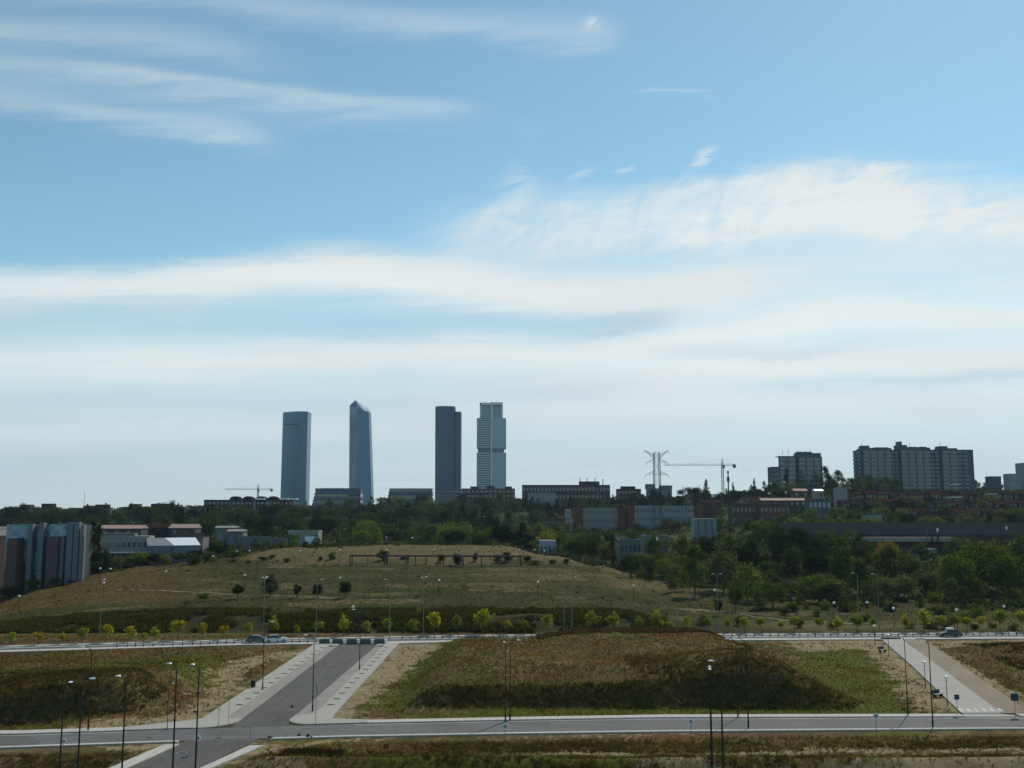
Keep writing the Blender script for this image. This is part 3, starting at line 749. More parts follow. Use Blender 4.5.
# ================================================================== trees
def crown_mesh(kind, seed, nleaf, leaf):
    rg = np.random.default_rng(seed)
    cl = []
    if kind == 'round':
        for i in range(30):
            d = rg.normal(0,1,3); d /= np.linalg.norm(d); r = rg.uniform(.45,1)**.6
            cl.append((d[0]*.36*r, d[1]*.36*r, .60+d[2]*.30*r, rg.uniform(.06,.13)))
    elif kind == 'loose':
        for i in range(26):
            h = rg.uniform(.18,1); r = .26*math.sin(math.pi*min(1,(h-.08)/.95)**.8)+.04; a = rg.uniform(0,6.28)
            q = rg.uniform(.2,1)**.5
            cl.append((math.cos(a)*r*q, math.sin(a)*r*q, h*.93, rg.uniform(.045,.10)))
    elif kind == 'tall':
        for i in range(26):
            h = rg.uniform(.12,1); r = .13*math.sin(math.pi*(h*.9+.06))**.6; a = rg.uniform(0,6.28)
            cl.append((math.cos(a)*r, math.sin(a)*r, h*.96, rg.uniform(.03,.06)))
    elif kind == 'cone':
        for i in range(34):
            h = rg.uniform(.08,1); r = .25*(1-h)**.85+.01; a = rg.uniform(0,6.28)
            cl.append((math.cos(a)*r*.8, math.sin(a)*r*.8, h*.97, .02+.06*(1-h)))
    elif kind == 'column':
        for i in range(26):
            h = rg.uniform(.04,1); r = .10*math.sin(math.pi*(h*.85+.13))**.6; a = rg.uniform(0,6.28)
            cl.append((math.cos(a)*r*.6, math.sin(a)*r*.6, h*.97, rg.uniform(.03,.05)))
    elif kind == 'umbrella':
        for i in range(30):
            a = rg.uniform(0,6.28); r = rg.uniform(0,1)**.5*.5
            cl.append((math.cos(a)*r, math.sin(a)*r, .78+.14*(1-(r/.5)**2)+rg.uniform(-.06,.04), rg.uniform(.05,.09)))
    elif kind == 'bush':
        for i in range(22):
            d = rg.normal(0,1,3); d /= np.linalg.norm(d); r = rg.uniform(.3,1)**.6
            cl.append((d[0]*.62*r, d[1]*.55*r, .45+d[2]*.38*r, rg.uniform(.12,.2)))
    elif kind == 'sapling':
        for i in range(14):
            d = rg.normal(0,1,3); d /= np.linalg.norm(d); r = rg.uniform(.2,1)**.6
            cl.append((d[0]*.27*r, d[1]*.27*r, .66+d[2]*.27*r, rg.uniform(.06,.12)))
    cl = np.array(cl); w_ = cl[:,3]**1.5; k = rg.choice(len(cl), nleaf, p=w_/w_.sum())
    ctr = cl[k,:3] + rg.normal(0,1,(nleaf,3))*cl[k,3:4]*np.array([.8,.8,.62])
    ctr[:,2] = np.maximum(ctr[:,2], .03)
    u = rg.normal(0,1,(nleaf,3)); u /= np.linalg.norm(u,axis=1)[:,None]; v = np.cross(u, rg.normal(0,1,(nleaf,3))); v /= np.linalg.norm(v,axis=1)[:,None]
    l = leaf*rg.uniform(.6,1.3,(nleaf,1)); u = u*l; v = v*l*.75
    V = np.stack([ctr-u, ctr-v, ctr+u, ctr+v],1).reshape(-1,3)
    return V, cl
def trunk_mb(kind, cl, seed):
    rg = random.Random(seed); mb = MB()
    top = {'round':.55,'loose':.8,'tall':.9,'cone':.92,'column':.9,'umbrella':.78,'bush':.4,'sapling':.7}[kind]
    r0 = {'round':.028,'loose':.018,'tall':.016,'cone':.018,'column':.014,'umbrella':.024,'bush':.02,'sapling':.016}[kind]
    pts = [(0,0,-.06)]; 
    for i in range(1,5): t = i/4; pts.append((rg.uniform(-.015,.015)*t*2, rg.uniform(-.015,.015)*t*2, top*t))
    mb.path(pts, [r0*1.2, r0, r0*.8, r0*.6, r0*.3], 7)
    for c in (cl[::4] if kind in ('round','loose','umbrella','bush','sapling') else cl[::7]):
        h = min(top*.95, max(.12, c[2]*.62)); t = h/top
        mid = (c[0]*.5, c[1]*.5, (h+c[2])/2-.02)
        mb.path([(0,0,h), mid, tuple(c[:3])], [r0*.5*(1-t*.5), r0*.3, r0*.08], 5)
    return mb
SPEC = {'round':('broadleaf_tree',2600,.026,4),'loose':('loose_tree',2000,.024,3),'tall':('poplar_tree',1700,.019,3),'cone':('conifer_tree',2400,.019,3),
        'column':('cypress_tree',1900,.016,2),'umbrella':('umbrella_pine',2400,.020,2),'bush':('shrub',1300,.05,3),'sapling':('young_tree',620,.042,4)}
TREES = {}
for kind, (nm, nl, lf, nvar) in SPEC.items():
    TREES[kind] = []
    for i in range(nvar):
        V, cl = crown_mesh(kind, 100+i*7+len(kind), nl, lf)
        me = fast_mesh('crown', V, np.arange(len(V)).reshape(-1,4), M_LEAF)
        tm = trunk_mb(kind, cl, i)
        tme = bpy.data.meshes.new('trunk'); tme.from_pydata(tm.v, [], tm.f); tme.materials.append(M_BARK)
        TREES[kind].append((nm, me, tme))
FOOT = []   # footprints of buildings, kept free of trees
def tree(kind, x, y, h, col, label, group=None, wide=1.0, z=None, cat='tree', parts=True, var=None):
    nm, me, tme = TREES[kind][var if var is not None else random.randrange(len(TREES[kind]))]
    z = gz1(x, y) if z is None else z
    r = bpy.data.objects.new(nm, None); C.objects.link(r); r.empty_display_size = .5
    r.location = (x, y, z); r.rotation_euler = (0, 0, random.uniform(0, 6.28)); r.scale = (h*wide, h*wide, h)
    v = random.uniform(.82, 1.18); 
    tk = bpy.data.objects.new('trunk' if kind != 'bush' else 'stem', tme); C.objects.link(tk); tk.parent = r
    cr = bpy.data.objects.new('crown' if kind != 'bush' else 'foliage', me); C.objects.link(cr); cr.parent = r
    cr.color = (col[0]*v, col[1]*v, col[2]*random.uniform(.85,1.15), 1)
    return tag(r, label, cat, group)
def htree(kind, px, top, Y, wpx, col, label, group=None, cat='tree', var=None):
    """a tree whose tip shows at photo (px, top), standing at depth Y, wpx photo pixels wide"""
    x, _, zt = at(px, top, Y); g = gz1(x, Y); h = max(.8, zt-g)
    nat = {'round':.92,'loose':.62,'tall':.34,'cone':.50,'column':.26,'umbrella':1.1,'bush':1.5,'sapling':.72}[kind]
    wide = (wpx*Y/1000.)/(h*nat)
    return tree(kind, x, Y, h, col, label, group, max(.35, min(2.2, wide)), g, cat, var=var)
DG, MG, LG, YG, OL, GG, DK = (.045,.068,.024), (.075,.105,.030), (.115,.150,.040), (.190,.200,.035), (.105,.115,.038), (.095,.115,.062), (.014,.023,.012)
def free(x, y, pad=3):
    for (x0,x1,y0,y1) in FOOT:
        if x0-pad < x < x1+pad and y0-pad < y < y1+pad: return False
    return True
# ================================================================== building materials
def wallm(name, col, vary=.12, scale=.4, rough=.85, **k): return mat(name, col, rough, 0, vary, scale, **k)
M_BRICK = wallm('brown_brick', (.10,.058,.046), .2, .8)
M_BRICKD = wallm('dark_brick', (.055,.036,.033), .25, .8)
M_CREAM = wallm('cream_render', (.27,.26,.24), .1)
M_WHITE = wallm('white_render', (.27,.285,.31), .1)
M_GREY = wallm('grey_concrete', (.15,.155,.16), .14)
M_DGREY = wallm('dark_cladding', (.06,.065,.07), .2)
M_APT = wallm('apartment_render', (.085,.098,.125), .12)
M_TILE = wallm('roof_tile', (.045,.024,.020), .3, 1.5, .98, spec=0)
M_TILEP = wallm('pink_tile', (.36,.25,.22), .25, 1.0)
M_FLAT = wallm('flat_roof', (.026,.024,.024), .25, .4, .98, spec=0)
M_SLATE = wallm('slate_roof', (.018,.023,.027), .2, .5, .95, spec=0)
M_SHEET = mat('white_sheet_metal', (.82,.83,.84), .35, 0, .06, .5, spec=.6)
M_WIN = mat('window_glass', (.035,.045,.055), .12, 0, .2, .05, spec=.8)
M_WINL = mat('pale_glazing', (.20,.25,.28), .15, 0, .2, .2, spec=.8)
M_SILL = wallm('pale_sill', (.50,.50,.49), .08)
M_AWN = wallm('window_shutter', (.20,.215,.24), .1)
M_RED = wallm('red_render', (.14,.055,.045), .2)

BOXM = {}
def unit_box(m):
    if m not in BOXM:
        o = MB().box(-.5,.5,-.5,.5,0,1); me = bpy.data.meshes.new('window'); me.from_pydata(o.v, [], o.f); me.materials.append(m); BOXM[m] = me
    return BOXM[m]
def ubox(name, m, parent, x0, x1, y0, y1, z0, z1):
    o = bpy.data.objects.new(name, unit_box(m)); C.objects.link(o); o.parent = parent
    o.location = ((x0+x1)/2, (y0+y1)/2, z0); o.scale = (x1-x0, y1-y0, z1-z0); return o
def building(px0, px1, top, Y, depth, wallmat, label, nx=0, ny=0, winmat=None, name='apartment_building', cat='building', group=None,
             base=None, roofs=(), band=None, winh=.45, winw=.55, parapet=True, roofmat=None, skip=0, yaw=0, zb=None, bands=None):
    """blocky building: front wall at depth Y between photo columns, with windows, slab bands and roof structures.
    roofs: (px0, px1, rise in metres, material, name)"""
    x0, x1 = at(px0, top, Y+(depth if px0 > 512 else 0))[0], at(px1, top, Y+(depth if px1 < 512 else 0))[0]; zt = at(512, top, Y)[2]
    if x1-x0 < 2: x1 = x0+2
    xc = (x0+x1)/2; hw = (x1-x0)/2
    g = min(gz1(x0, Y), gz1(x1, Y), gz1(xc, Y+depth))-1.0 if zb is None else zb
    b = empty(name, (xc, Y+depth/2, g), yaw, label, cat, group)
    FOOT.append((x0, x1, Y-2, Y+depth))
    h = zt-g; hd = depth/2
    MB().box(-hw, hw, -hd, hd, 0, h).build('wall', wallmat, b)
    if parapet:
        m_ = MB(); t = .35
        m_.box(-hw-.15, hw+.15, -hd-.15, -hd+t, h, h+.7).box(-hw-.15, hw+.15, hd-t, hd+.15, h, h+.7).box(-hw-.15, -hw+t, -hd+t, hd-t, h, h+.7).box(hw-t, hw+.15, -hd+t, hd-t, h, h+.7)
        m_.build('parapet', roofmat or wallmat, b)
    for r in roofs:
        rx0, rx1 = X(r[0], Y)-xc, X(r[1], Y)-xc
        MB().box(rx0, rx1, -hd*.7, hd*.6, h, h+r[2]).box(rx0-.2, rx1+.2, -hd*.7-.2, hd*.6+.2, h+r[2], h+r[2]+.3).build(r[4] if len(r) > 4 else 'roof_room', r[3] if len(r) > 3 else wallmat, b)
    if nx and ny:
        fh = (h-skip)/ny; fw = 2*hw/nx
        for j in range(ny):
            z0 = skip + fh*(j+.5-winh/2)
            for i in range(nx):
                cx = -hw+fw*(i+.5); ww = fw*winw/2
                ubox('window', winmat or M_WIN, b, cx-ww, cx+ww, -hd-.12, -hd+.1, z0, z0+fh*winh)
            if bands: ubox('floor_band', bands, b, -hw-.1, hw+.1, -hd-.35, -hd+.1, skip+fh*j-.25, skip+fh*j+.35)
    return b, xc, hw, hd, h, g

# ------------------------------------------------------------------ the four towers
def gm_(name, col, rough, bands_h, line, metal=.55, vert=None):
    """curtain wall: glass with floor bands and mullions, by height"""
    m, b = new_mat(name)
    tcx = E.nt.nodes.new('ShaderNodeTexCoord'); s_ = E.nt.nodes.new('ShaderNodeSeparateXYZ'); E.nt.links.new(tcx.outputs['Object'], s_.inputs[0])
    z = E(s_.outputs[2]); fl = 1-e_smooth(.0, bands_h*.16, E.m('PINGPONG', z, bands_h/2))
    c = e_mix(fl*line, col, (.16,.17,.18))
    if vert:
        q = 1-e_smooth(0, vert*.1, E.m('PINGPONG', E(s_.outputs[0]), vert/2)); c = e_mix(q*line*.8, c, (.16,.17,.18))
    n = e_noise(E(tcx.outputs['Object']), .05, 4, .6); f = .8+n*.4
    c = e_mix(1.0, c, e_vec(f,f,f), 'MULTIPLY')
    E.nt.links.new(c.s, b.inputs['Base Color']); b.inputs['Roughness'].default_value = rough; b.inputs['Metallic'].default_value = metal
    return m
M_GT1 = gm_('blue_green_glass', (.06,.15,.25), .3, 4.0, .30, .3)
M_GT1L = gm_('pale_blue_glass', (.10,.20,.26), .3, 4.0, .3, .3)
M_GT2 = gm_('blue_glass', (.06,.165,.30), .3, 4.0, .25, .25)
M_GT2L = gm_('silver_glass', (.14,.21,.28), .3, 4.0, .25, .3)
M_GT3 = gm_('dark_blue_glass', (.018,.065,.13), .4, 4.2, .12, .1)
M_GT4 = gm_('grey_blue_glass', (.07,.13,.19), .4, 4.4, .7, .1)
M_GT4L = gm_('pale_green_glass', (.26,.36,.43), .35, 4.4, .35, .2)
M_CORE = wallm('pale_concrete_core', (.62,.66,.66), .08, .1)
TY = 1900.
def T_(px, py): return at(px, py, TY)
def zt_(py): return at(512, py, TY)[2]
GB = 8.0
# first tower: glass shaft whose square base turns to a curved, lens-like top
xa_, xb_ = at(281,414,TY-14)[0], at(311.6,414,TY+34)[0]; cx = (xa_+xb_)/2; hw = (xb_-xa_)/2*.99
t1 = empty('office_tower', (cx, TY+20, GB), 0, 'blue glass tower with a flat top, leftmost of the four skyscrapers', 'skyscraper')
def ring(hw, bow, n=14, back=34, skew=0):
    pts = []
    for i in range(n+1):
        u = -1+2*i/n; pts.append((u*hw+skew*(1-u*u), -20 - bow*(1-u*u)))
    for i in range(n+1):
        u = 1-2*i/n; pts.append((u*hw, back-20+ bow*(1-u*u)))
    return pts
H1 = zt_(414)-GB
mb = MB(); prev = None
for k in range(9):
    t = k/8; mb_pts = ring(hw*(1-.008*t), 3+11*t)
    n = len(mb.v); mb.v += [(p[0],p[1],H1*t) for p in mb_pts]; m_ = len(mb_pts)
    if prev is not None:
        for i in range(m_): j = (i+1)%m_; mb.f.append((prev+i, prev+j, n+j, n+i))
    prev = n
mb.f.append(tuple(prev+i for i in range(m_)))
mb.build('glass_facade', M_GT1, t1)
MB().prism(ring(hw*.992+.3, 14.3), H1+.002, [H1+3.5+ (p[0]/hw)*1.2 for p in ring(hw,14)]).build('roof_screen', M_GT1, t1)
# curved seam rising to the right, standing proud of the glass
sm = MB()
for i in range(14):
    t0, t1_ = i/14, (i+1)/14
    def sp_(t): 
        u = -.40+1.1*t**.75; bow = 3+11*(t*.88); return (u*hw, -20-bow*(1-u*u)-.5, H1*t*.88)
    sm.tube(sp_(t0), sp_(t1_), 1.5*(1-t0*.7), 1.5*(1-t1_*.7), 5)
sm.build('curved_seam', M_GT1L, t1)
MB().box(-hw*.7, hw*.35, -33.6, -30, H1*.89, H1*.90).build('recessed_band', M_DGREY, t1)
MB().tube((-hw*.82,-18,H1), (-hw*.82,-18,H1+7), .5).build('mast', M_GREY, t1)
# second tower: faceted crystal with a slanted top
def P2(px, py, dy): q = at(px, py, TY+dy); return Vector(q)
x349, x356, x371, x3745 = X(349,TY), X(356.5,TY), X(371.2,TY), X(374.8,TY)
cx = (x349+x3745)/2
t2 = empty('office_tower', (cx, TY, GB), 0, 'faceted blue glass tower with a slanted pointed crown, second skyscraper from the west', 'skyscraper')
t2['label'] = 'faceted blue glass tower with a slanted pointed crown between the flat-topped and the dark tower'
def L2(px, py, dy): q = P2(px, py, dy) - Vector((cx, TY, GB)); return tuple(q)
zb = 0
def base2(px, dy): q = L2(px, 500, dy); return (q[0], dy, 0)
f = dict(a=(base2(349.2,14)), b=base2(356.2,-8), c=base2(372.5,-4), d=base2(374.8,12), e=base2(370,44), g=base2(352,44))
tp = dict(a=L2(349.6,405.5,14), b=L2(356.6,408.5,-6), c=L2(368.8,411.5,-2), d=L2(371.2,413.5,12), e=L2(368,412,40), g=L2(352.5,405,40))
def face(mb, *pts): mb.poly(pts)
mb = MB(); mb.poly((f['b'],f['c'],tp['c'],tp['b'])); mb.poly((f['d'],f['e'],tp['e'],tp['d'])); mb.poly((f['e'],f['g'],tp['g'],tp['e'])); mb.build('glass_facade', M_GT2, t2)
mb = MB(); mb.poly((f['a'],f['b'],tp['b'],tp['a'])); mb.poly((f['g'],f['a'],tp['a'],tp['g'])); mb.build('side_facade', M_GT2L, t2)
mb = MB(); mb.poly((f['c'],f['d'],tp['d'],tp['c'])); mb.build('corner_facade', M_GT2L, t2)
apex = L2(355.2,400.3,18); r2 = L2(369.5,410.5,20)
mb = MB(); mb.poly((tp['a'],tp['b'],apex)); mb.poly((tp['b'], L2(363,409.6,-4), apex)); mb.poly((tp['g'],tp['a'],apex)); mb.build('crown_glass', M_GT1, t2)
mb = MB(); mb.poly((L2(363,409.6,-4), tp['c'], L2(366.5,408,8), apex)); mb.build('crown_glass', M_GT4L, t2)
mb = MB(); mb.tube(apex, r2, .6, .6, 5).tube(r2, tp['d'], .5, .5, 5).tube(L2(367,404,15), L2(366.5,410,15), .35, .3, 5).tube(apex, tp['g'], .5,.5,5); mb.build('crown_frame', M_CORE, t2)
mb = MB(); mb.poly((tp['a'],tp['b'],tp['c'],tp['d'],tp['e'],tp['g'])); mb.build('roof', M_FLAT, t2)
# third tower: dark rounded triangle, stepped top
xl, xr = at(435.2,410,TY)[0], at(461.6,410,TY+20)[0]; cx = (xl+xr)/2; hw = (xr-xl)/2
t3 = empty('office_tower', (cx, TY+20, GB), 0, 'dark blue rounded tower with a stepped flat top, third skyscraper', 'skyscraper')
t3['label'] = 'darkest of the four skyscrapers, rounded navy blue tower with a stepped top'
def lens(x0, x1, bow, y0, y1, n=10):
    a = [(x0+(x1-x0)*i/n, y0-bow*(1-(2*i/n-1)**2)) for i in range(n+1)]
    return a+[(x1,y1),(x0,y1)]
H3a, H3b = zt_(407.5)-GB, zt_(411.5)-GB
xs_ = X(454.2,TY)-cx
MB().prism(lens(-hw+1.2, xs_, 7, -18, 16), 0, [H3a-.8+2.2*(1-((p[0]-(xs_-hw)/2)/(hw))**2) for p in lens(-hw, xs_, 7, -18, 16)], lens(-hw, xs_, 7, -18, 16)).build('glass_facade', M_GT3, t3)
MB().prism(lens(xs_+.01, hw, 4, -17, 16), 0, H3b, lens(xs_+.01, hw-.4, 4, -17, 16)).build('right_lobe', M_GT3, t3)
MB().prism(lens(-hw+.2, xs_-.3, 7, -18.2, 12), H3a+.5, H3a+2.4).build('roof_rim', M_DGREY, t3)
# fourth tower: stacked office blocks hung between two pale cores, open portal on top
xl, xr = at(477,420,TY)[0], at(505.3,420,TY)[0]; cx = (xl+xr)/2; hw = (xr-xl)/2
t4 = empty('office_tower', (cx, TY+20, GB), 0, 'pale tower of stacked banded blocks under an open white portal frame, easternmost of the four skyscrapers', 'skyscraper')
t4['label'] = 'pale tower of stacked banded blocks under an open white portal frame'
Ht, Hb = zt_(402)-GB, zt_(418)-GB; n1, n2 = zt_(448.5)-GB, zt_(452.5)-GB
xm = X(490.5,TY)-cx
for z0, z1 in ((12, n1-(n1-n2)*0-0), ):
    pass
segs = [(0, n2), (n1, Hb)]
for z0, z1 in segs:
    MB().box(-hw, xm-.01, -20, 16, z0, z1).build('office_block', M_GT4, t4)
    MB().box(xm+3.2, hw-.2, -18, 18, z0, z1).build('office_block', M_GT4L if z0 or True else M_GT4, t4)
    MB().box(hw-.19, hw+1.3, -16, 16, z0, z1).build('side_bay', M_GT4, t4)
    k = z0+2
    sl_ = MB()
    while k < z1-1:
        sl_.box(-hw-.6, xm-1.2, -20.7, -20.02, k, k+1.5); k += 4.4
    sl_.build('sun_louvres', M_CORE, t4)
MB().box(-hw+2.2, xm-.02, -17, 14, n2, n1).box(xm+3.2, hw-2.5, -16, 14, n2, n1).build('recessed_floor', M_GT4, t4)
MB().box(xm, xm+3.19, -21.5, 20, 0, Ht).build('central_core', M_CORE, t4)
xp0, xp1 = X(479.3,TY)-cx, X(502.7,TY)-cx
mb = MB(); mb.box(xp0, xp0+3.6, -16, 14, Hb, Ht-1).box(xp1-3.2, xp1, -16, 14, Hb, Ht).box(xp0, xm-.01, -16, 14, Ht-5.5, Ht-1.01).box(xm+3.2, xp1-3.21, -16, 14, Ht-5, Ht).build('portal_frame', M_CORE, t4)
mb = MB(); mb.box(xp0+3.61, xm-.5, -6, 8, Hb, Ht-5.6).box(xm+3.7, xp1-3.3, -6, 8, Hb, Ht-5.2); mb.build('portal_glass', M_GT4L, t4)
MB().tube((xp0+9,-10,Ht-1),(xp0+9,-10,Ht+3),.4).build('antenna', M_GREY, t4); MB().tube((xp0+12,-10,Ht-1),(xp0+12,-10,Ht+2),.4).build('antenna', M_GREY, t4)
for a in (281, 349, 435, 477): FOOT.append((X(a,TY)-5, X(a+28,TY)+8, TY-30, TY+60))

# ------------------------------------------------------------------ skyline blocks
building(5, 62, 508, 980, 16, M_BRICKD, 'long low dark block on the skyline above the coloured glass building', 16, 3, roofs=[(18,28,3,M_BRICKD),(40,50,4,M_FLAT)])
building(72, 112, 508.5, 960, 16, M_BRICK, 'short brown block of flats left of centre gap on the skyline, antenna on its roof', 10, 3, roofs=[(82,90,2.5,M_BRICK),(94,105,3.5,M_FLAT)])
C.objects[-1]
for o in C.objects:
    if o.get('label','').startswith('short brown block'): o['label'] = 'short brown block of flats with a thin antenna mast, between two longer dark blocks'
    if o.get('label','').startswith('short brown block'): br = o
MB().tube((-8,0,0),(-8,0,30),.18).build('mast', M_GREY, br, loc=(0,0,0))
bb, xc_, hw_, hd_, h_, g_ = building(122, 190, 507.5, 930, 16, M_BRICKD, 'long dark block of flats with stepped roof rooms and one pale roof patch', 18, 4, roofs=[(128,137,3,M_BRICKD),(150,168,3.2,M_FLAT)])
MB().box(X(171,930)-xc_, X(181,930)-xc_, -6, 6, h_, h_+2.2).build('roof_room', M_SHEET, bb)
building(188, 206, 509.5, 1250, 14, M_GREY, 'distant pale grey block in the gap between the two long dark blocks', 5, 3, parapet=False)
bb, xc_, hw_, hd_, h_, g_ = building(204, 297, 500.5, 880, 18, M_BRICKD, 'wide dark block of flats with barrel-shaped roof rooms standing in front of the crane', 22, 4, zb=16)
for px in (233, 246, 259, 271):
    q = MB(); x_ = X(px,880)-xc_; pr = [(x_-4.5*math.cos(R(a)), 3.4*math.sin(R(a))) for a in range(0, 181, 30)]
    n = len(q.v); q.v += [(p[0], -6, h_+p[1]+.4) for p in pr]+[(p[0], 6, h_+p[1]+.4) for p in pr]; k_ = len(pr)
    for i in range(k_-1): q.f.append((n+i, n+i+1, n+k_+i+1, n+k_+i))
    q.f.append(tuple(n+i for i in range(k_))); q.f.append(tuple(n+k_+i for i in reversed(range(k_)))); q.build('barrel_roof', M_FLAT, bb)
for p0, p1 in ((255,264),(281,288),(290,297)): ubox('roof_awning', M_SHEET, bb, X(p0,880)-xc_, X(p1,880)-xc_, -hd_-1, -hd_+4, h_+.8, h_+2.0)
for p0 in (215,230,253,266,281): ubox('stair_bay', M_CREAM if p0 in (253,266) else M_APT, bb, X(p0,880)-xc_, X(p0+2.5,880)-xc_, -hd_-.6, -hd_+.1, 0, h_-.5)
# curved office behind the trees, between the first two towers
def stepped(px0, px1, tops, Y, label, curve=0):
    px1 -= 4
    x0, x1 = X(px0, Y), X(px1, Y); xc = (x0+x1)/2
    g = min(gz1(x0,Y), gz1(x1,Y))-2
    b = empty('office_building', (xc, Y, g), 0, label, 'building'); FOOT.append((x0,x1,Y-3,Y+45))
    zs = [at(512,t,Y)[2]-g for t in tops]
    z = 0
    for i, (a, c_, zt) in enumerate([(px0+ (i_*.5), px1-(i_*.15), q) for i_, q in enumerate(sorted(zs))]):
        xx0, xx1 = X(a,Y)-xc, X(c_,Y)-xc
        n = 8; front = [(xx0+(xx1-xx0)*k/n, -curve*(1-(2*k/n-1)**2)+i*2.0) for k in range(n+1)]
        poly = front+[(xx1,34),(xx0,34)]
        MB().prism(poly, z, zt-1.4).build('glazed_floor', M_GT3 if i%2 else M_WIN, b)
        p2 = [(p[0], p[1]-.8) for p in front]+[(xx1+.5,34.5),(xx0-.5,34.5)]
        MB().prism(p2, zt-1.4+.003, zt).build('floor_band', M_APT if i%3 else M_AWN, b); z = zt+.003
    return b, xc, z
stepped(311, 364, [507,503.5,500,496.5,493,488.2], 1500, 'office building with long pale floor bands between the two leftmost skyscrapers', 14)
sb_, xc_, z_ = stepped(385, 436, [509,505.5,502,498.5,495,491.5,488.2], 1450, 'stepped office building with glazed terraces left of the dark rounded tower', 5)
building(436, 462, 489.5, 1440, 20, M_APT, 'plain grey block wedged under the dark rounded tower', 8, 5)
building(462, 515, 489, 1300, 20, M_BRICKD, 'reddish brown block of flats at the foot of the pale stacked tower', 12, 4, roofs=[(470,478,3),(486,494,4),(505,512,3)])
bb, xc_, hw_, hd_, h_, g_ = building(522, 610, 485.5, 1150, 20, M_BRICKD, 'long flat dark building with a raised roof room and antennas left of the pylon', 24, 3, roofs=[(580,600,4.5,M_BRICKD)])
for p0 in (581,588,596,604): MB().tube((X(p0,1150)-xc_,0,h_),(X(p0,1150)-xc_,0,h_+(9 if p0 != 604 else 8)),.45).build('antenna', M_DGREY, bb)
bb, xc_, hw_, hd_, h_, g_ = building(616, 641, 489.5, 1080, 16, M_BRICKD, 'small dark block with a flat penthouse between the long dark building and the pylon', 7, 3, roofs=[(622,636,3.2,M_FLAT)])
bb, xc_, hw_, hd_, h_, g_ = building(646, 672, 489, 1060, 16, M_GREY, 'grey block with projecting roof slabs seen through the pylon', 7, 3, roofs=[(647,656,5,M_GREY),(661,673,3.5,M_GREY)])
building(737, 768, 491, 1000, 14, M_BRICK, 'low brown houses row on the ridge right of the black mast', 9, 2, name='house_row', parapet=False)
building(675, 722, 497, 980, 14, M_CREAM, 'pale low house row with a brilliant white roof edge on the ridge under the crane', 11, 2, name='house_row', parapet=False)
for o in C.objects:
    if o.get('label','').startswith('pale low house row'): ubox('roof_edge', M_SHEET, o, X(714,980)-o.location.x, X(723,980)-o.location.x, -10, 4, 27-o.location.z+.5+12, 27-o.location.z+15.5)
# ------------------------------------------------------------------ apartment towers on the right
def apt(px0, px1, top, Y, depth, label, wall, cores, ny, nx, low=None):
    b, xc, hw, hd, h, g = building(px0, px1, top, Y, depth, wall, label, nx, ny, M_WIN, name='apartment_tower', winw=.5, winh=.42)
    for (a, c_, rise, dep) in cores:   # projecting bays, taller than the body
        x0, x1 = X(a,Y)-xc, X(c_,Y)-xc
        MB().box(x0, x1, -hd-dep, -hd-.01, 0, h+rise).box(x0, x1, -hd-.01, hd*.3, h+.75, h+rise-.01).build('projecting_bay', wall, b)
        n = max(2, int((x1-x0)/6)); fw = (x1-x0)/n; fh = h/ny
        for j in range(ny):
            ubox('balcony', M_AWN, b, x0+.6, x1-.6, -hd-dep-.9, -hd-dep+.05, fh*j+.1, fh*j+1.1)
            for i in range(n): ubox('balcony_opening', M_WIN, b, x0+fw*i+.8, x0+fw*(i+1)-.8, -hd-dep-.10, -hd-dep+.05, fh*j+1.15, fh*(j+1)-.25)
    return b, xc, hw, hd, h, g
b, xc_, hw_, hd_, h_, g_ = apt(853, 973, 450.5, 850, 18, 'long grey apartment block of three joined towers on the ridge', M_APT, [(864,893,2.0,3),(902,932,2.2,3),(943,959,1.8,3)], 11, 0)
fh = h_/11
for a, c_ in ((854,863.5),(893.5,901.5),(932.5,942.5),(959.5,972)):
    for j in range(11):
        n = 2
        x0, x1 = X(a,850)-xc_, X(c_,850)-xc_
        for i in range(n): ubox('window', M_WIN, b, x0+(x1-x0)/n*i+.9, x0+(x1-x0)/n*(i+1)-.9, -hd_-.12, -hd_+.1, fh*j+1.1, fh*j+2.5)
for a, c_, r_ in ((867,874,4.5),(880,893,3),(903,912,5),(914,922,3.4),(926,932,3.5),(945,953,4),(905,907,8)): ubox('roof_room', M_APT, b, X(a,850)-xc_, X(c_,850)-xc_, -5, 5, h_+1.2, h_+r_)
for p in (905,868,917,948): MB().tube((X(p,850)-xc_,0,h_+3),(X(p,850)-xc_,0,h_+7),.15).build('antenna', M_GREY, b)
b, xc_, hw_, hd_, h_, g_ = apt(779, 822, 457.5, 880, 18, 'smaller stepped apartment tower with roof antennas, left of the long one on the ridge', M_APT, [(799,822,3.8,3),(780,797,1.2,2)], 9, 0)
for p in (786,792,801,804,809,814): MB().tube((X(p,880)-xc_,-4,h_+3),(X(p,880)-xc_,-4,h_+6.5),.2).build('antenna', M_GREY, b)
ubox('roof_room', M_APT, b, X(801,880)-xc_, X(815,880)-xc_, -6, 4, h_+3.9, h_+5.2)
building(767.5, 779, 467.5, 878, 16, M_APT, 'narrow lower wing leaning against the smaller stepped apartment tower', 3, 7)
building(1015, 1040, 463.5, 900, 16, M_CREAM, 'beige block cut by the edge of the view, right end of the ridge', 6, 7, name='apartment_tower')
building(1003, 1020, 474.5, 860, 10, M_WHITE, 'white low building beneath the beige block', 5, 2)
building(985, 1001, 477, 880, 10, M_APT, 'low grey-pink building left of the white low building on the ridge', 5, 2)
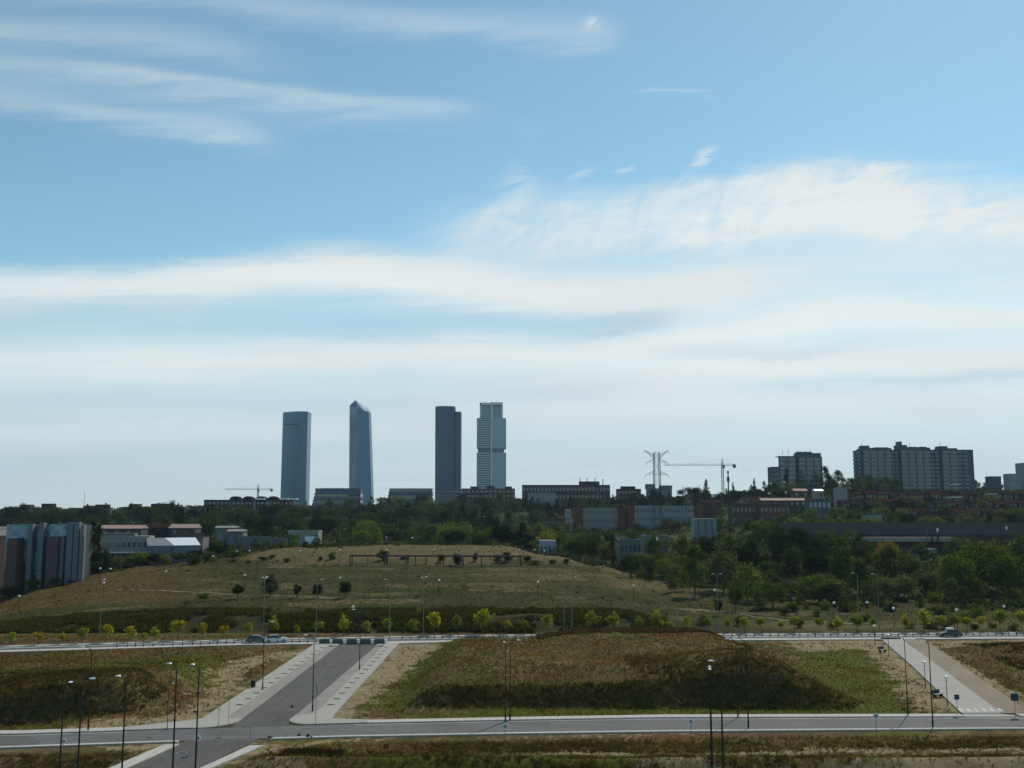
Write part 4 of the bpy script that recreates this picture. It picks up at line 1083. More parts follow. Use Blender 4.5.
# ------------------------------------------------------------------ brick terraces on the right slope
def house(px0, px1, top, Y, depth, wall, roof, label, group=None, pitch=2.2, nx=3, ny=2, cat='house', yaw=0, winmat=None, zb=None):
    x0, x1 = X(px0,Y), X(px1,Y); xc = (x0+x1)/2; hw = (x1-x0)/2; zt = at(512,top,Y)[2]
    g = (min(gz1(x0,Y), gz1(x1,Y), gz1(xc,Y+depth))-.8) if zb is None else zb
    b = empty('house', (xc, Y+depth/2, g), yaw, label, cat, group); FOOT.append((x0,x1,Y-1,Y+depth)); hd = depth/2; h = max(2.6, zt-g-pitch)
    MB().box(-hw,hw,-hd,hd,0,h).build('wall', wall, b)
    q = MB(); q.v += [(-hw-.4,-hd-.5,h-.1),(hw+.4,-hd-.5,h-.1),(hw+.4,hd+.5,h-.1),(-hw-.4,hd+.5,h-.1),(-hw-.4,0,h+pitch),(hw+.4,0,h+pitch)]
    q.f += [(0,1,5,4),(2,3,4,5),(0,4,3),(1,2,5),(0,3,2,1)]; rf = q.build('roof', roof, b)
    if hw > 3: MB().box(hw*.3,hw*.3+.8,.6,1.5,h+.2,h+pitch+1.0).build('chimney', wall, rf)
    fh = h/ny; fw = 2*hw/nx
    for j in range(ny):
        for i in range(nx):
            cx_ = -hw+fw*(i+.5); ubox('window', winmat or (M_AWN if (i+j)%3 == 0 else M_WIN), b, cx_-fw*.26, cx_+fw*.26, -hd-.1, -hd+.1, fh*j+fh*.3, fh*j+fh*.75)
    return b
rowdefs = [(492, 720, (836,1030), 9.5, M_BRICKD, 'dark brick terraced house in the upper terrace below the long apartment block', 'upper brick terrace'),
           (500, 680, (842,1030), 10, M_BRICKD, 'dark brick terraced house in the middle terrace, white window shutters showing', 'middle brick terrace'),
           (508.5, 645, (905,1030), 11, M_BRICK, 'brown brick terraced house in the lowest terrace above the slate roof', 'lowest brick terrace')]
for top, Y, (pa, pb), wd, wm, lab, grp in rowdefs:
    p = pa
    while p < pb:
        w_ = wd*random.uniform(.85,1.2)
        house(p, p+w_, top+random.uniform(-1.4,1.4), Y+random.uniform(-3,3), 10, wm if random.random() < .75 else M_BRICK, M_TILE if random.random() < .35 else M_FLAT, lab, grp, 1.8, 3, 2)
        p += w_+random.choice([.3,.5,2.0])
for p0, p1, top, Y, lab in [(949,957,484.5,735,'brilliant white roof awning below the right end of the long apartment block'),(944,958,497,676,'white strip canopy among the middle brick terrace'),
                            (983,992,494,700,'pale awning among the brick terraces toward the edge of the view')]:
    x0, x1 = X(p0,Y), X(p1,Y); z = at(512,top,Y)[2]; g = gz1((x0+x1)/2, Y)
    b = empty('canopy', ((x0+x1)/2, Y-6, g), 0, lab, 'canopy'); hw = (x1-x0)/2
    MB().box(-hw,hw,-2.5,2.5,z-g-.4,z-g).build('roof', M_SHEET, b)
    for s_ in (-1,1): MB().tube((s_*hw*.9,-2.2,0),(s_*hw*.9,-2.2,z-g-.4),.1).build('post', M_GREY, b)
# mid slope houses between mast and apartments
house(732, 760, 502.5, 640, 10, M_BRICK, M_FLAT, 'red and white row house right of the black mast', None, 1.5, 7, 2)
house(760, 790, 503, 635, 10, M_RED, M_FLAT, 'brick row house with pale blinds in the middle of the slope', None, 1.5, 7, 2)
house(762, 806, 498, 690, 10, M_BRICKD, M_TILEP, 'wide dark house with a pink roof line on the upper slope', None, 1.5, 8, 2)
house(795, 808, 488.5, 740, 9, M_BRICK, M_TILEP, 'small house with a pinkish roof beside the cypress', None, 1.6, 3, 2)
house(809, 831, 499, 640, 9, M_APT, M_FLAT, 'white and pale blue modern house left of the brick terraces', None, .4, 5, 2, winmat=M_WINL)
house(816, 824, 489, 720, 8, M_CREAM, M_SHEET, 'small house with a glaring white roof above the white modern house', None, 1.2, 2, 2)
building(833, 847, 487.5, 700, 6, M_CREAM, 'plain pale box building at the upper left of the brick terraces', 3, 2, parapet=False, name='storage_building')
house(865, 882, 513, 560, 9, M_WHITE, M_FLAT, 'white cottage half hidden by trees above the slate roof', None, .8, 3, 1)
house(700, 722, 500, 800, 10, M_BRICK, M_TILE, 'brown house left of the black mast', None, 2, 4, 2)
house(742, 772, 497, 820, 10, M_CREAM, M_TILE, 'cream house with dark roof on the slope right of the black mast', None, 2, 5, 2)
# ------------------------------------------------------------------ long brick shed with slate roof and canopy
Ys = 455.; x0, x1 = X(792,Ys), X(1060,Ys); xc = (x0+x1)/2; hw = (x1-x0)/2
g = 4.0; e_ = at(512,534.5,Ys)[2]-g; r_ = at(512,522.5,Ys+26)[2]-g
sh = empty('warehouse', (xc, Ys, g), 0, 'very long dark brick shed with a slate roof and a pale front canopy', 'warehouse')
FOOT.append((x0,x1,Ys-6,Ys+52))
MB().box(-hw,hw,0,50,0,e_).build('wall', M_BRICKD, sh)
q = MB(); q.v += [(-hw-.5,-.6,e_),(hw+.5,-.6,e_),(hw+.5,26,r_),(-hw-.5,26,r_),(hw+.5,50.6,e_),(-hw-.5,50.6,e_)]; q.f += [(0,1,2,3),(3,2,4,5),(0,3,5),(1,4,2),(0,5,4,1)]; q.build('roof', M_SLATE, sh)
zc = at(512,537.2,Ys-4)[2]-g; zc2 = at(512,541.6,Ys-4)[2]-g
MB().box(X(837,Ys)-xc, X(948,Ys)-xc, -4.5, -.05, zc2, zc).build('canopy', M_CREAM, sh)
for p in (926,932): MB().box(X(p,Ys)-xc-.35, X(p,Ys)-xc+.35, -5.2,-4.55, zc2+.2, zc+.3).build('vent_pipe', M_DGREY, sh)
MB().tube((X(921,Ys)-xc,-5,zc2-1.2),(X(921,Ys)-xc,-5,zc+3.4),.22).build('flue', M_GREY, sh)
for i in range(14): ubox('bay_opening', M_WIN, sh, X(845+i*14,Ys)-xc, X(852+i*14,Ys)-xc, -.12, .1, 3.2, 6.2)
cb = empty('site_cabin', (X(922,430), 430, gz1(X(922,430),430)-.2), 0, 'grey-blue cabin with two panels below the canopy of the brick shed', 'cabin')
zc3 = at(512,549.5,430)[2]-cb.location.z; w_ = X(932,430)-X(912,430)
MB().box(-w_/2,w_/2,-2.5,2.5,0,zc3).build('wall', wallm('cabin_panel', (.22,.26,.29)), cb); MB().box(-w_/2-.2,w_/2+.2,-2.7,2.7,zc3+.01,zc3+.3).build('roof', M_GREY, cb)
for s_ in (-1,1): ubox('window', M_WINL, cb, s_*w_/4-1.2, s_*w_/4+1.2, -2.6,-2.45, zc3-2.6, zc3-1)
FOOT.append((X(910,430),X(934,430),425,434))
# ------------------------------------------------------------------ long white-walled block with brick ends, and its neighbours
def facade(px0, px1, top, Y, depth, wall, label, nx, ny, redl=0, redr=0, **k):
    r = building(px0, px1, top, Y, depth, wall, label, nx, ny, **k); b, xc, hw, hd, h, g = r
    if redl: MB().box(-hw-.3, -hw+redl, -hd-.4, hd+.3, 0, h+.9).build('brick_end', M_RED, b)
    if redr: MB().box(hw-redr, hw+.3, -hd-.4, hd+.3, 0, h+.9).build('brick_end', M_RED, b)
    ubox('roof_edge', M_TILE, b, -hw-.35, hw+.35, -hd-.9, hd+.3, h+.95, h+1.35)
    return r
facade(573, 624, 508.5, 705, 16, M_CREAM, 'long low block with cream walls and brick end, left neighbour of the white-walled block', 14, 3, 6, 5, winmat=M_GREY)
facade(626, 698, 506.5, 700, 16, M_WHITE, 'long white-walled block with red brick ends behind the pylon legs', 20, 3, 4, 3, winmat=M_GREY)
facade(698, 716, 505.5, 712, 16, M_RED, 'red brick end building with few windows right of the white-walled block', 4, 3)
building(541, 570, 519, 690, 10, M_BRICK, 'low brick wall-like building left of the cream-walled block', 8, 2)
MB_ = building(565, 571, 509, 688, 4, M_WHITE, 'slim white stair tower left of the cream-walled block', 1, 4, parapet=False, name='stair_tower')
bb, xc_, hw_, hd_, h_, g_ = building(691, 716, 518.5, 560, 10, M_WHITE, 'white ribbed tin building right of the pylon', 0, 0, name='storage_building', parapet=False)
for i in range(9): ubox('door' if i%3 == 1 else 'rib', M_GREY if i%3 == 1 else M_GREY, bb, -hw_+.5+i*(2*hw_-1)/9, -hw_+.5+i*(2*hw_-1)/9+(1.0 if i%3==1 else .3), -hd_-.2, -hd_+.05, 0 if i%3==1 else .2, h_-.4)
building(617, 641, 541, 452, 12, M_GREY, 'grey courtyard building half hidden by trees, left part', 5, 2, zb=0)
building(641, 668, 537, 470, 12, M_GREY, 'darker grey building behind the pylon foot', 6, 2, zb=0)
for o in C.objects:
    if o.get('label','') == 'grey courtyard building half hidden by trees, left part': o['label'] = 'grey courtyard building half hidden by trees right of the cypress'
house(528, 556, 491.5, 1000, 12, M_CREAM, M_FLAT, 'pale low villa with a white roof line among trees below the long flat dark building', None, 1, 6, 1)
bb = building(539, 556, 540.5, 440, 8, wallm('blue_white_panel', (.24,.30,.36)), 'blue-white cabin peeping over the hill crest left of the cypress', 4, 1, parapet=False, name='site_cabin', cat='cabin')
# walls and a garage behind the hill, left of centre
building(288, 322, 532, 505, 10, M_CREAM, 'light grey garage with a dark wide opening behind the hilltop', 0, 0, parapet=True, name='garage')
for o in list(C.objects):
    if o.get('label','').startswith('light grey garage'):
        ubox('doorway', M_DGREY, o, -7.6, -2.2, -5.15, -4.9, 1.2, at(512,533,505)[2]-o.location.z-.8)
        ubox('side_panel', M_SHEET, o, 1.0, 7.5, -5.12, -4.95, 1.0, at(512,534,505)[2]-o.location.z-1.2)
for a in [(243,272,536.5,470,'smooth grey boundary wall right of the bright-roofed shed'),(272,288,538,475,'lower stretch of grey boundary wall beside the garage')]:
    x0, x1 = X(a[0],a[3]), X(a[1],a[3]); z = at(512,a[2],a[3])[2]; g = gz1((x0+x1)/2,a[3])-1.5
    o = MB().box(x0,x1,a[3],a[3]+.4,g,z).box(x0-.05,x1+.05,a[3]-.08,a[3]+.48,z,z+.15).build('boundary_wall', M_GREY); tag(o, a[4], 'wall')
for a in [(228,244,529.5,520,'small grey hut with a pale flat roof behind the boundary wall'),(216,236,526,560,'low shed with a dusty pale roof behind the bright-roofed shed')]:
    house(a[0],a[1],a[2],a[3],8,M_GREY,M_CREAM,a[4],None,.8,2,1,'shed')
# ------------------------------------------------------------------ left: coloured glass office building
Y = 335.; L = lambda p: X(p, Y)
g = gz1(L(50), Y)-3; zt = at(512,523.5,Y)[2]; xc = L(50)
gb = empty('office_building', (xc, Y, g), 0, 'office building of blue and green glass with concrete fins and dark red blocks', 'building')
FOOT.append((L(0),L(102),Y-4,Y+30))
hz_ = lambda py: at(512,py,Y)[2]-g
def cwm(name, a, b_, c_):
    m, b = new_mat(name); t_ = E.nt.nodes.new('ShaderNodeTexCoord'); s_ = E.nt.nodes.new('ShaderNodeSeparateXYZ'); E.nt.links.new(t_.outputs['Object'], s_.inputs[0])
    v = E.nt.nodes.new('ShaderNodeTexVoronoi'); v.inputs['Scale'].default_value = 1; v.inputs['Randomness'].default_value = 0
    E.nt.links.new(e_vec(E(s_.outputs[0])/1.4, 0.0, E(s_.outputs[2])/1.7).s, v.inputs['Vector'])
    ss_ = E.nt.nodes.new('ShaderNodeSeparateColor'); E.nt.links.new(v.outputs['Color'], ss_.inputs[0]); r = E(ss_.outputs[0])
    c = e_mix(e_smooth(.3,.6,r), a, b_); c = e_mix(e_smooth(.75,.9,r), c, c_)
    ln = 1-e_smooth(0,.12,E.m('PINGPONG', E(s_.outputs[2]), 1.7)); c = e_mix(ln*.6, c, (.03,.04,.05))
    E.nt.links.new(c.s, b.inputs['Base Color']); b.inputs['Roughness'].default_value = .25; b.inputs['Specular IOR Level'].default_value = .7; return m
M_BLUE = cwm('blue_panel_glass', (.05,.16,.28), (.08,.24,.38), (.13,.32,.42))
M_GRN = cwm('green_panel_glass', (.10,.20,.19), (.16,.27,.24), (.07,.15,.16))
M_DRED = wallm('dark_red_cladding', (.105,.072,.074), .15, 1.5)
M_FIN = wallm('concrete_fin', (.15,.158,.185), .12, .5)
bx = lambda p0,p1,y0,y1,t0,t1_: MB().box(L(p0)-xc,L(p1)-xc,y0,y1,hz_(t1_) if t1_ < 620 else 0,hz_(t0))
bx(8,85,0,9,525,640).build('wall', M_DGREY, gb)
bx(8.2,33,-.3,-.01,524.5,549).build('blue_glazing', M_BLUE, gb); bx(48,68,-.3,-.01,524,546).build('blue_glazing', M_BLUE, gb); bx(38,43,-.3,-.01,524.5,556).build('blue_glazing', M_BLUE, gb)
bx(8.2,17,-.3,-.01,549.1,570).build('green_glazing', M_GRN, gb); bx(26,32,-.3,-.01,549.1,562).build('green_glazing', M_GRN, gb); bx(50,54,-.3,-.01,546.1,569).build('green_glazing', M_GRN, gb); bx(38,43,-.3,-.01,556.1,575).build('green_glazing', M_GRN, gb)
bx(16.5,26.5,-5,-.31,538,640).build('red_block', M_DRED, gb); bx(54,65,-4,-.31,536.5,640).build('red_block', M_DRED, gb)
for p0,p1,t in ((33,37.5,524),(44,48.5,522.8),(65.5,69,536),(71.5,77.5,522.5),(78.5,83.5,522.3),(85.5,88,525),(86,90.5,535.5)):
    bx(p0,p1,-2.6 if p0 != 86 else -3.6,-.31 if p0 != 86 else -2.61,t,640).build('concrete_fin', M_FIN, gb)
for p0,p1,t0,t1_ in ((69.6,71.2,560,562),(69.6,71.2,554,555.5),(28,32,548.5,549)): bx(p0,p1,-.6,-.31,t0,t1_).build('light_strip', M_SHEET, gb)
# darker wing at the left edge and black volume on the right
building(-14, 8, 538, 338, 6, M_BRICKD, 'dark brown wing left of the coloured glass building', 5, 5)
building(-20, 8, 529, 372, 14, M_CREAM, 'beige building peeping over the dark brown wing', 6, 4)
# white office wing with a row of small windows
Y = 400.; g = gz1(X(128,Y),Y)-3; xc = X(128,Y)
wb = empty('office_building', (xc, Y, g), 0, 'white office wing with one row of narrow windows above a recessed dark floor', 'building'); FOOT.append((X(100,Y),X(157,Y),Y-3,Y+20))
hz_ = lambda py: at(512,py,Y)[2]-g
L = lambda p: X(p,Y)-xc
MB().box(L(101),L(150.5),0,6,hz_(552),hz_(536)).build('wall', M_CREAM, wb)
MB().box(L(101),L(151.5),-.8,-.01,hz_(553),hz_(551.8)).build('ledge', M_SHEET, wb)
MB().box(L(101.5),L(147),1.5,6,hz_(559),hz_(552)-.01).build('recessed_floor', M_DGREY, wb)
MB().box(L(101.5),L(147),.5,6,0,hz_(559)-.01).build('lower_wall', M_CREAM, wb)
for i in range(9): 
    p = 103.5+i*5.2
    f_ = ubox('window', M_WIN, wb, L(p), L(p+2.1), -.15, .1, hz_(547), hz_(542.3)); ubox('sunshade', M_SHEET, wb, L(p), L(p+2.1), -.9, -.16, hz_(541.6), hz_(541.2))
for i in range(8): ubox('window', M_WIN, wb, L(104+i*5.4), L(107.5+i*5.4), 1.3, 1.6, hz_(557.5), hz_(553.5))
MB().box(L(102),L(134),2,5.5,hz_(536)+.01,hz_(533.3)).build('roof_room', M_GREY, wb)
x0,x1 = X(153.5,408),X(159.5,408); z0,z1 = at(512,550,408)[2], at(512,542.5,408)[2]
o = empty('van_box', ((x0+x1)/2, 408, gz1((x0+x1)/2,408)), 0, 'glaring white end wall standing between the office wing and the shed', 'wall'); o.name = 'white_wall'
MB().box(-(x1-x0)/2,(x1-x0)/2,0,3,0,z1-o.location.z).build('panel', M_SHEET, o); MB().box(-(x1-x0)/2-.1,(x1-x0)/2+.1,-.1,3.1,z1-o.location.z,z1-o.location.z+.2).build('coping', M_SHEET, o)
# sheds with reddish roofs behind
def longshed(px0,px1,ridge,eave,Y,wall,roof,label,depth=9):
    x0,x1=X(px0,Y),X(px1,Y); xc=(x0+x1)/2; hw=(x1-x0)/2; g=gz1(xc,Y)-1; e=at(512,eave,Y)[2]-g; r=at(512,ridge,Y+depth/2)[2]-g
    b=empty('shed',(xc,Y,g),0,label,'shed'); FOOT.append((x0,x1,Y-2,Y+depth))
    MB().box(-hw,hw,0,depth,0,e).build('wall',wall,b)
    q=MB(); q.v+=[(-hw-.4,-.5,e),(hw+.4,-.5,e),(hw+.4,depth/2,r),(-hw-.4,depth/2,r),(hw+.4,depth+.5,e),(-hw-.4,depth+.5,e)]; q.f+=[(0,1,2,3),(3,2,4,5),(0,3,5),(1,4,2),(0,5,4,1)]; q.build('roof',roof,b)
    n=int(hw/3)
    for i in range(n): ubox('window',M_WIN,b,-hw+2+i*(2*hw-3)/n,-hw+3.6+i*(2*hw-3)/n,-.12,.1,e-2.6,e-1)
longshed(100,142,525,528.5,480,M_DGREY,M_TILEP,'low shed with a pinkish tiled roof behind the white office wing')
longshed(136,177,523.5,527.5,500,M_BRICKD,M_TILE,'dark brick shed with a peaked dull red roof left of the pink roof')
longshed(170,196,524,528,490,M_DGREY,M_TILEP,'long dark shed whose pink roof catches the sun, above the bright white roof')
longshed(176,204,533,536,450,M_GREY,M_FLAT,'low grey lean-to between the pink-roofed shed and the bright-roofed shed')
# white-roofed shed, turned so that its gable and one long side show
Y = 398.; x0 = X(158,Y); zc_ = at(512,545,Y)[2]; g = gz1(X(183,Y),Y)-2
wsd = empty('shed', (X(183,Y), Y+5, g), R(24), 'shed with a brilliant white roof slope and a grey gable', 'shed'); FOOT.append((X(155,Y),X(210,Y),Y-5,Y+18))
hh = zc_-g; W = (X(208,Y)-X(184,Y))/2
q = MB(); e0 = hh; rr = at(512,537.6,Y+6)[2]-g
MB().box(-W-9.5, W, -5, 9, 0, e0-.15).build('wall', M_AWN, wsd)
q.v += [(-W-.2,-5.5,e0-.1),(W+.4,-5.5,e0-.1),(W-.9,2,rr),(-W-3.0,2,rr),(W+.4,9.5,e0-.1),(-W-3,9.5,e0-.1)]; q.f += [(0,1,2,3),(3,2,4,5),(1,4,2),(0,5,4,1)]
q.build('roof', M_SHEET, wsd)
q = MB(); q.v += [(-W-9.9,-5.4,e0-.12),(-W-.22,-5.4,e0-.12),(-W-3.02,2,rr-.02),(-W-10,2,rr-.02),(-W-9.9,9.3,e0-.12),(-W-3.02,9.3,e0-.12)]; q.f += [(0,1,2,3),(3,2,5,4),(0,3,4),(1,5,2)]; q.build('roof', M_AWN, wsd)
for i in range(4): ubox('panel', M_GREY, wsd, -W-8.6+i*2.3, -W-7.2+i*2.3, -5.15, -4.95, 1, e0-1.2)
ubox('door', M_WHITE, wsd, 1.5, 4.5, -5.12, -4.97, 0, e0-1.6)
# ================================================================== individual trees
B = "between the avenue and the brick shed"
for a in [
 ('round',818,573,285,54,MG,'wide rounded green tree standing right of the smaller ball-shaped tree above the footpath lamps'),
 ('round',772,581,272,30,MG,'compact ball-shaped green tree between the light green tapering tree and the wide rounded one'),
 ('loose',746,563,285,27,LG,'light green tapering tree left of the ball-shaped tree beyond the avenue'),
 ('round',735,584,262,16,DG,'small dark round tree at the foot of the light green tapering tree'),
 ('loose',694,544,292,24,MG,'tall slender tree with bare lower trunk beside the end of the hill path'),
 ('loose',722,540,305,32,GG,'tall greyish green loose tree behind the slender bare-trunked one'),
 ('round',718,598,250,9,DK,'tiny very dark round tree under a globe lamp near the hill path'),
 ('loose',671,570,300,11,GG,'narrow grey-green young poplar lowest on the right flank of the hill'),
 ('loose',682,566,305,12,LG,'narrow light green young poplar next to the slender bare-trunked tree'),
 ('loose',840,536,330,26,DG,'tall dark loose tree directly left of the pair of tall lamps'),
 ('loose',858,560,300,24,DG,'dark loose tree behind the two tall lamps by the avenue'),
 ('loose',889,541,345,34,(.115,.125,.030),'yellow-green tree below the autumn-coloured one in front of the white canopy'),
 ('round',884,538,352,24,(.30,.17,.035),'orange and yellow autumn tree in front of the long white canopy'),
 ('round',903,575,290,26,GG,'greyish bush-like tree at the foot of the yellow-green tree'),
 ('round',928,572,300,28,(.07,.075,.048),'dull grey-green spreading tree left of the big tree on the right'),
 ('round',958,552,290,46,MG,'big spreading green tree, front of the pair above the dry clearing'),
 ('round',982,537,310,48,MG,'biggest tree of the right-hand clump, its crown reaching the brick shed'),
 ('round',1008,552,285,44,DG,'broad dark green tree cut by the right edge of the view'),
 ('loose',1022,535,330,30,MG,'tall green tree behind the broad dark one by the edge of the view'),
 ('column',613,535,405,8,DK,'very dark narrow cypress right of the hill crest'),
 ('round',592,530,440,30,DG,'dark rounded tree left of the narrow cypress below the white-walled block'),
 ('round',575,537,430,24,DG,'dark tree right of the blue-white cabin behind the hill crest'),
 ('round',503,523,470,30,DK,'broad blackish tree behind the pergola, left one of the dark pair'),
 ('cone',523,522,468,26,DK,'blackish pointed tree behind the pergola, right one of the dark pair'),
 ('round',455,529,470,22,DK,'low blackish tree behind the hill crest left of the dark pair'),
 ('round',478,531,475,20,DG,'dark green rounded tree touching the low blackish one'),
 ('round',547,530,480,22,YG,'yellow-green tree above the blue-white cabin'),
 ('loose',563,527,485,18,LG,'light green tree right of the yellow-green one above the cabin'),
 ('round',606,540,420,20,OL,'olive tree just left of the cypress'),
 ('round',640,552,420,30,GG,'grey-green tree in front of the grey courtyard building'),
 ('loose',655,532,450,22,MG,'loose green tree growing round the foot of the pylon'),
 ('loose',682,533,430,26,OL,'olive tree right of the pylon foot'),
 ('round',700,548,380,24,DG,'dark round tree beneath the white tin building'),
 ('round',663,557,385,24,OL,'olive tree half way down the slope right of the grey courtyard building'),
 ('round',648,568,372,20,MG,'mid-green tree at the lower edge of the slope behind the hill flank'),
 ('round',626,560,390,20,DG,'dark tree in front of the lower grey wall'),
 ('cone',763,536,400,14,LG,'small light green pointed tree in the dark hedge belt'),
 ('round',815,545,370,30,DK,'blackish tree in the dark hedge belt behind the wide rounded tree'),
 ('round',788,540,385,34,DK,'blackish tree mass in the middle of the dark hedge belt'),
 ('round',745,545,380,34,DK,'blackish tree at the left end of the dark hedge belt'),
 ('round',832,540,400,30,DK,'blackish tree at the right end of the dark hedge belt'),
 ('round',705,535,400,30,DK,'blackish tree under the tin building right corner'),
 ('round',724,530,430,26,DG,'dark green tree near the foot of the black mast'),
 ('umbrella',1000,520,640,18,DG,'dark flat-topped pine by the brick terraces'),
 ('round',772,520,430,34,DG,'dark green tree hiding the left gable of the brick shed'),
 ('round',824,528,436,26,DG,'dark green tree before the slate roof right of the blackish one'),
 ('loose',851,530,438,20,MG,'loose green tree where the pale canopy begins'),
 ('round',796,524,432,30,DK,'blackish tree before the left end of the slate roof'),
 ('loose',755,522,436,22,MG,'loose green tree left of the one hiding the brick shed gable'),
 # left side
 ('round',140,551,388,30,(.10,.13,.03),'bright green bushy tree in front of the white office wing'),
 ('round',121,556,380,24,LG,'smaller bright green tree by the corner of the white office wing'),
 ('round',157,553,380,20,DK,'blackish round tree left of the shed with the bright white roof'),
 ('round',178,552,385,20,DG,'dark green tree under the gable of the bright-roofed shed'),
 ('round',196,549,390,18,DK,'blackish tree under the eave of the bright-roofed shed'),
 ('round',214,545,400,20,DK,'dark tree right of the bright-roofed shed'),
 ('round',233,550,395,18,DG,'dark green tree left of the tan hilltop'),
 ('round',205,562,375,14,DK,'small dark tree under the globe lamps at the left of the hilltop'),
 ('round',97,566,350,14,DK,'dark round tree at the foot of the tall dark cypress pair'),
 ('column',94,522,343,11,DK,'very tall dark cypress touching the right fins of the coloured glass building'),
 ('column',100,526,346,9,DK,'tall dark cypress left of the white office wing'),
 ('round',56,577,326,16,MG,'green tree at the foot of the coloured glass building, right of its low door'),
 ('round',33,578,324,16,MG,'green tree at the foot of the coloured glass building, left of its low door'),
 ('round',8,585,318,22,DG,'dark tree in front of the left corner of the coloured glass building'),
 ('round',71,580,330,13,DG,'dark shrub-like tree beneath the dark red block of the glass building'),
 ('round',204,592,262,14,(.085,.10,.03),'yellowish green round tree low on the left of the hillside'),
 ('round',186,600,255,10,OL,'small dull round tree left of the yellowish green one on the hillside'),
 # five shade trees on the meadow
 ('round',238,584,266,12,DK,'leftmost of the five dark little trees casting shadows on the meadow'),
 ('loose',271,574,272,16,(.05,.055,.03),'thin see-through tree behind a globe lamp on the meadow'),
 ('round',297,583,268,9,DK,'smallest dark little tree in the middle of the meadow row'),
 ('round',318,583,268,13,DK,'dark round little tree between the smallest and the largest of the meadow row'),
 ('round',346,580,270,15,DK,'largest dark round little tree at the right end of the meadow row'),
]:
    kind, px, top, Y, wpx, col, label = a
    htree(kind, px, top, Y, wpx, col, label)
def fill(kinds, n, pxr, Yr, hr, cols, label, group, gap=5.0, wide=(.85,1.25)):
    got, k = [], 0
    while len(got) < n and k < n*40:
        k += 1
        Y = random.uniform(*Yr); px = random.uniform(*pxr); x = X(px, Y)
        if not free(x, Y): continue
        if any((x-a)**2+(Y-b)**2 < gap*gap for a, b in got): continue
        got.append((x, Y))
        tree(random.choice(kinds), x, Y, random.uniform(*hr), random.choice(cols), label, group, random.uniform(*wide))
fill(['round','loose'], 20, (100,340), (428,470), (3.5,7), [DK,DG,MG,DG,LG], 'dark green tree between the hill crest and the low grey walls', 'trees behind the hill crest', 5)
fill(['round','bush'], 14, (105,240), (372,396), (2.5,5), [DK,DG,LG], 'bushy tree at the foot of the white office wing and bright-roofed shed', 'bushy trees before the sheds', 4)
# shrubs round the pergola and on the crest
for a in [(333,551,392,10,'dark round shrub on the hilltop left of the pergola'),(383,549,388,13,'dark round shrub under the left part of the pergola'),
          (441,552,385,9,'small dark shrub behind the middle of the pergola'),(458,551,380,12,'dark conical shrub standing in front of the pergola beam'),
          (508,550,386,12,'dark shrub behind the right end of the pergola'),(527,554,384,10,'dark shrub just right of the pergola'),
          (535,560,378,20,'long low dark shrub right of the pergola base'),(553,559,380,9,'small dark low shrub farther down the crest'),
          (566,558,382,8,'last small dark shrub before the crest drops to the right'),(475,551,388,7,'small brownish shrub under a globe lamp behind the pergola'),
          (405,556,390,18,'wide low dark shrub behind the pergola posts'),(497,553,384,9,'dark tuft-like shrub beside the last bays of the pergola'),
          (320,555,388,6,'tiny shrub on the hilltop, left neighbour of the dark round shrub'),(272,554,390,9,'dark shrub at the left end of the tan hilltop'),
          (263,556,384,12,'green shrub left of the hilltop path'),(287,558,384,10,'dark shrub at the end of the hilltop path'),(232,559,378,12,'dark shrub beside the paired globe lamps'),
          (248,560,376,8,'low olive shrub right of the paired globe lamps'),(187,575,350,14,'low dark shrub on the meadow below the bright-roofed shed')]:
    px, top, Y, wpx, label = a
    htree('bush', px, top, Y, wpx, random.choice([DK, DG, (.05,.045,.025)]), label, cat='shrub')
for px, top, Y, wpx in [(398,541,430,26),(372,546,432,18),(425,546,431,20),(340,545,428,16)]:
    htree('bush', px, top, Y, wpx, (.095,.105,.035), 'pale yellow-green shrub along the top of the tan hilltop', 'yellow-green shrubs on the hilltop', 'shrub')
# row of young trees between avenue and bank
row = [(-15,5),(3,6),(20,6),(46,7),(70,6),(89,8),(112,9),(136,7),(149,5),(160,8),(183,10),(207,10),(228,8),(253,9),(277,9),(300,7),(322,10),(346,9),(368,7),(389,10),(414,9),(435,10),(458,8),(483,11),(506,8),(524,8),(547,9),(591,9),(612,9),(637,8),(655,9),(668,6),(684,8),(705,8),(725,7),(741,9),(758,8),(778,7),(790,8),(815,8),(833,8),(852,9),(868,8),(900,9),(918,10),(935,8),(948,9),(961,7),(975,9),(993,10),(1014,9),(1036,9)]
for i, (px, wpx) in enumerate(row):
    Y = float(lin(AV_F, (px-512)*.226)) + 2.2 + random.uniform(-.3,.5)
    yel = random.random(); col = (.30,.27,.03) if yel > .85 else ((.23,.25,.035) if yel > .3 else (.16,.19,.035))
    x = X(px, Y); h = wpx*Y/1000/.54*random.uniform(.85,1.2)
    if px in (228,): col = (.32,.22,.03)
    tree('sapling', x, Y, max(2.0,h*1.12), col, 'young yellow-green street tree in the row behind the avenue' if px != 228 else 'young street tree with golden leaves left of the avenue cars', 'young trees in a row along the avenue', random.uniform(.8,1.15))
# shrubs mixed with the row on the right
for px, wpx in [(700,12),(735,10),(795,12),(828,14),(905,16),(925,22),(940,14),(968,12),(985,12),(1005,14)]:
    Y = 231+random.uniform(0,4); h = 1.5+random.random()
    tree('bush', X(px,Y), Y, h, random.choice([OL,(.09,.09,.03),DG]), 'low green shrub behind the avenue trees at the foot of the wood', 'low shrubs at the foot of the wood', wpx*Y/1000/(h*1.5), cat='shrub')
